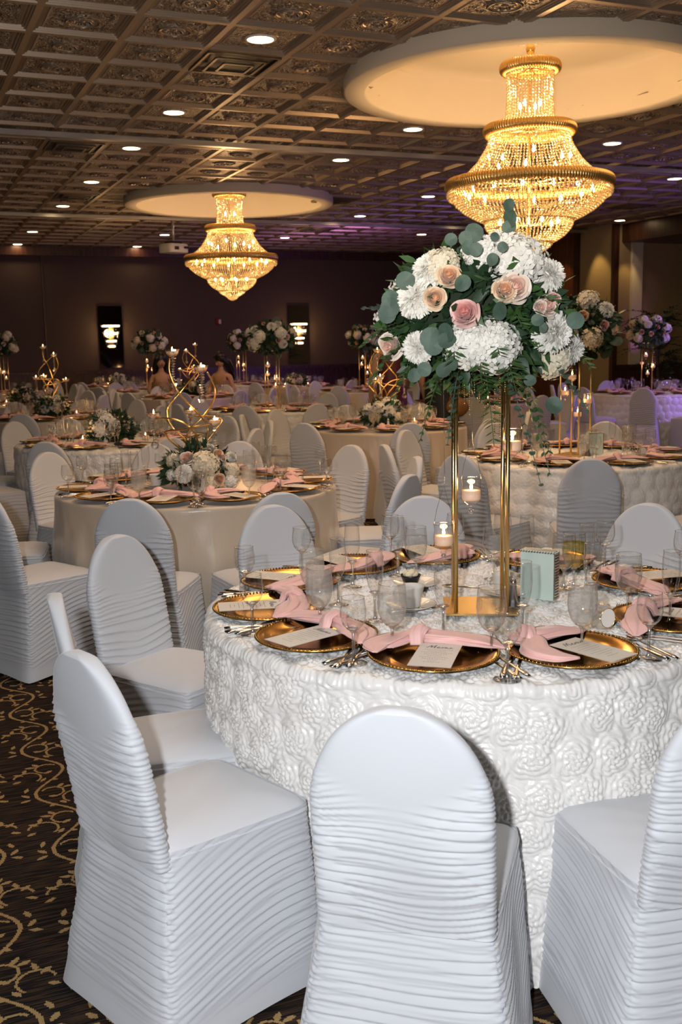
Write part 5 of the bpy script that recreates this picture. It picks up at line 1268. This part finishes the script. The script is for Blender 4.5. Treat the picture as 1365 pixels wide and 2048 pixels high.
# ------------------------------------------------------------------ tree in the far corner
def tree():
    x, y, _ = W(5.25, 17.2); r = np.random.default_rng(9)
    tr = B().tube([(0, 0, .3), (.03, .02, .8), (-.02, 0, 1.3), (.02, 0, 1.6)], [.03, .026, .022, .015], 8)
    lf = B()
    for k in range(70):
        a = r.uniform(0, 6.28); z = r.uniform(.95, 1.95); rad = .45 * math.sqrt(max(.05, 1 - ((z - 1.45) / .75) ** 2)); d = np.array([math.cos(a), math.sin(a), r.uniform(-.1, .7)])
        P = frond((.1 * d[0], .1 * d[1], z), d, rad + .2, 12, .11, False, .35, k); n = lf.n
        lf.V += P.V; lf.Q += [(q + n, m) for q, m in P.Q]; lf.T += [(t + n, m) for t, m in P.T]; lf.n += P.n
    pot = B().lathe([(0, 0), (.16, 0), (.21, .34), (.22, .36), (.2, .36), (.19, .32), (0, .32)], 28)
    spawn('potted_tree', [('pot', pot.mesh('tree_pot', m_black)), ('trunk', tr.mesh('tree_trunk', m_wood)), ('crown', lf.mesh('tree_crown', m_dk, smooth=False))], (x, y, 0), 0, 'dark leafy potted tree by the right wall behind the far bouquet', 'potted tree')
tree()

# ------------------------------------------------------------------ guests far behind
m_skin = mat('skin', (0.55, 0.32, 0.2), rough=0.5, sss=0.05); m_hair = mat('black_hair', (0.008, 0.006, 0.006), rough=0.35)
def body_mesh(J, E_, R_, name, m):
    """one continuous skin grown round a jointed skeleton"""
    me = bpy.data.meshes.new(name); me.from_pydata(J, E_, []); o = bpy.data.objects.new(name, me); COL.objects.link(o)
    o.modifiers.new('skin', 'SKIN'); me.skin_vertices.new() if not me.skin_vertices else None
    for i, rr in enumerate(R_): me.skin_vertices[0].data[i].radius = (rr if isinstance(rr, tuple) else (rr, rr)); 
    me.skin_vertices[0].data[0].use_root = True
    sb = o.modifiers.new('sub', 'SUBSURF'); sb.levels = 2; sb.render_levels = 2
    dg = bpy.context.evaluated_depsgraph_get(); ev = bpy.data.meshes.new_from_object(o.evaluated_get(dg)); bpy.data.objects.remove(o)
    ev.name = name; ev.materials.clear(); ev.materials.append(m); ev.polygons.foreach_set('use_smooth', [True] * len(ev.polygons)); return ev
def head_bits(c, yaw_, pitch, hair_len, hairm, sc=1.0):
    """face details and hair placed on the head; yaw in the figure's own axes"""
    cy_, sy_ = math.cos(yaw_), math.sin(yaw_); out = []
    def T(x, y, z):
        y2, z2 = y * math.cos(pitch) + z * math.sin(pitch), -y * math.sin(pitch) + z * math.cos(pitch)
        return (c[0] + cy_ * x - sy_ * y2, c[1] + sy_ * x + cy_ * y2, c[2] + z2)
    fc = B().ball(T(0, 0, 0), .1, 20, 14, sc=(.76, .92, 1.16))
    fc.tube([T(0, .09, .02), T(0, .112, -.02), T(0, .10, -.032)], [.007, .013, .01], 8)
    for s in (-1, 1): fc.ball(T(.078 * s, -.005, -.01), .02, 8, 6, sc=(.5, 1, 1.5))
    out.append(('face', fc.mesh('face', m_skin)))
    ey = B(); 
    for s in (-1, 1): ey.ball(T(.032 * s, .083, .014), .011, 8, 6, sc=(1.3, .6, .5)); ey.tube([T(.018 * s, .092, .034), T(.048 * s, .083, .036)], .003, 5)
    out.append(('eyes_and_brows', ey.mesh('eyes', m_hair)))
    out.append(('lips', B().tube([T(-.022, .087, -.052), T(0, .097, -.051), T(.022, .087, -.052)], [.003, .007, .003], 8).mesh('lips', mat('lip_red', (0.4, 0.08, 0.07)))))
    h = B().ball(T(0, -.022, .028), .112, 22, 14, sc=(.86, .95, 1.08))
    P = [T(0, -.07, .02), T(0, -.11, -.10), T(0, -.12, -.10 - hair_len * .5), T(0, -.11, -.10 - hair_len)]
    h.tube(P, [.09, .095, .085, .03], 14, ry=[.06, .06, .05, .02])
    for s in (-1, 1): h.tube([T(.05 * s, .03, .09), T(.084 * s, 0, .02), T(.092 * s, -.03, -.08), T(.09 * s, -.05, -.1 - hair_len * .7)], [.03, .035, .04, .02], 10)
    out.append(('hair', h.mesh('hair', hairm))); return out
def seated(X0, Y0, face, lab, headyaw, pitch, clip=False, dressm=None, hl=.32):
    J = [(0, 0, .60), (0, .0, .77), (0, .01, .95), (0, .01, 1.06), (0, .02, 1.14), (0, .03, 1.22),
         (-.10, .02, .60), (-.11, .42, .59), (-.11, .45, .1), (-.11, .56, .05), (.10, .02, .60), (.11, .42, .59), (.11, .45, .1), (.11, .56, .05),
         (-.15, 0, 1.03), (-.21, .02, .82), (-.14, .24, .74), (-.08, .34, .76), (.15, 0, 1.03), (.21, .02, .82), (.14, .24, .74), (.08, .34, .76)]
    E_ = [(0, 1), (1, 2), (2, 3), (3, 4), (4, 5), (0, 6), (6, 7), (7, 8), (8, 9), (0, 10), (10, 11), (11, 12), (12, 13), (3, 14), (14, 15), (15, 16), (16, 17), (3, 18), (18, 19), (19, 20), (20, 21)]
    R_ = [(.15, .11), (.115, .09), (.14, .1), (.10, .07), .045, .05, .09, .07, .05, .035, .09, .07, .05, .035, .052, .042, .034, .022, .052, .042, .034, .022]
    bod = body_mesh(J, E_, R_, 'guest_body', m_skin)
    d = B(); P = []
    for z, a, b_ in ((.53, .19, .15), (.62, .185, .145), (.72, .145, .118), (.86, .165, .132), (.95, .17, .138), (.965, .165, .13)):
        t = np.linspace(0, 2 * math.pi, 32, endpoint=False); P.append(np.stack([a * np.cos(t), .01 + b_ * np.sin(t) * (1 + .12 * (np.sin(t) > 0) * (z > .8)), 0 * t + z], 1))
    d.grid(np.array(P), cv=True)
    for s in (-1, 1): d.tube([(.10 * s, 0, .63), (.12 * s, .44, .63), (.13 * s, .5, .4), (.13 * s, .52, .15)], [.105, .10, .11, .12], 14)
    hb = head_bits((0, .045, 1.305), headyaw, pitch, hl, m_hair)
    spec = [('body', bod), ('dress', d.mesh('dress', dressm))] + hb
    if clip: spec.append(('hair_clip', B().box((.075, -.0, 1.38), (.018, .05, .05)).mesh('hair_clip', m_silver)))
    return spawn('person', spec, W(X0, Y0), face + YAW - math.pi / 2, lab, 'person')
m_tand = mat('gold_beige_dress', (0.32, 0.2, 0.1), rough=0.5); m_blackd = mat('black_dress', (0.008, 0.008, 0.01), rough=0.6); m_red = mat('burgundy_dress', (0.10, 0.012, 0.015), rough=0.5)
seated(-1.98, 17.75, math.radians(-108), 'seated woman in a strapless beige dress, long black hair with a clip, looking down', -.45, .5, True, m_tand)
seated(-2.98, 17.6, math.radians(-80), 'seated dark-haired guest in a pale dress, partly hidden behind the candelabra', .3, .2, False, m_tand)
def standing(X0, Y0, face, lab, dm, h=1.0, arm=.3):
    J = [(0, 0, .98), (0, .0, 1.15), (0, .0, 1.32), (0, 0, 1.42), (0, 0, 1.5), (0, .01, 1.58), (-.09, 0, .9), (-.10, .02, .5), (-.10, -.02, .1), (-.10, .10, .05), (.09, 0, .9), (.10, .02, .5), (.10, -.02, .1), (.10, .10, .05),
         (-.17, 0, 1.39), (-.23, 0, 1.12), (-.22, .12, .92), (-.2, .16, .84), (.17, 0, 1.39), (.24, 0, 1.12), (.20, arm * .6, 1.0), (.14, arm, 1.02)]
    E_ = [(0, 1), (1, 2), (2, 3), (3, 4), (4, 5), (0, 6), (6, 7), (7, 8), (8, 9), (0, 10), (10, 11), (11, 12), (12, 13), (3, 14), (14, 15), (15, 16), (16, 17), (3, 18), (18, 19), (19, 20), (20, 21)]
    R_ = [(.15, .11), (.12, .09), (.15, .1), (.10, .07), .05, .05, .09, .065, .045, .035, .09, .065, .045, .035, .055, .043, .034, .025, .055, .043, .034, .025]
    bod = body_mesh(J, E_, R_, 'guest_body', m_skin); d = B(); P = []
    for z, a, b_ in ((.12, .26, .24), (.5, .22, .19), (.85, .19, .15), (1.0, .185, .14), (1.14, .15, .12), (1.3, .18, .135), (1.40, .165, .11), (1.43, .10, .08)):
        t = np.linspace(0, 2 * math.pi, 36, endpoint=False); P.append(np.stack([a * np.cos(t) * (1 + .03 * np.sin(9 * t) * (z < .6)), b_ * np.sin(t) * (1 + .03 * np.sin(9 * t) * (z < .6)), 0 * t + z], 1))
    d.grid(np.array(P), cv=True)
    hb = head_bits((0, .02, 1.66), 0, .1, .22, m_hair)
    return spawn('person', [('body', bod), ('dress', d.mesh('dress', dm))] + hb, W(X0, Y0), face + YAW - math.pi / 2, lab, 'person')
standing(.62, 12.3, math.radians(100), 'guest in a burgundy dress standing behind the bouquet, seen from behind', m_red)
standing(1.16, 11.85, math.radians(70), 'guest in a black dress standing behind the left pole of the bouquet', m_blackd)
x, y, _ = W(1.33, 11.7)
spawn('handbag', [('bag_body', B().ball((0, 0, .12), .13, 20, 12, sc=(1.0, .45, .85)).mesh('handbag_body', m_tan)), ('strap', B().tube([(-.1, 0, .16), (-.06, 0, .30), (.06, 0, .30), (.1, 0, .16)], .008, 6).mesh('handbag_strap', m_tan))], (x, y, .70), YAW, 'brown leather handbag held by the guest in black', 'bag')
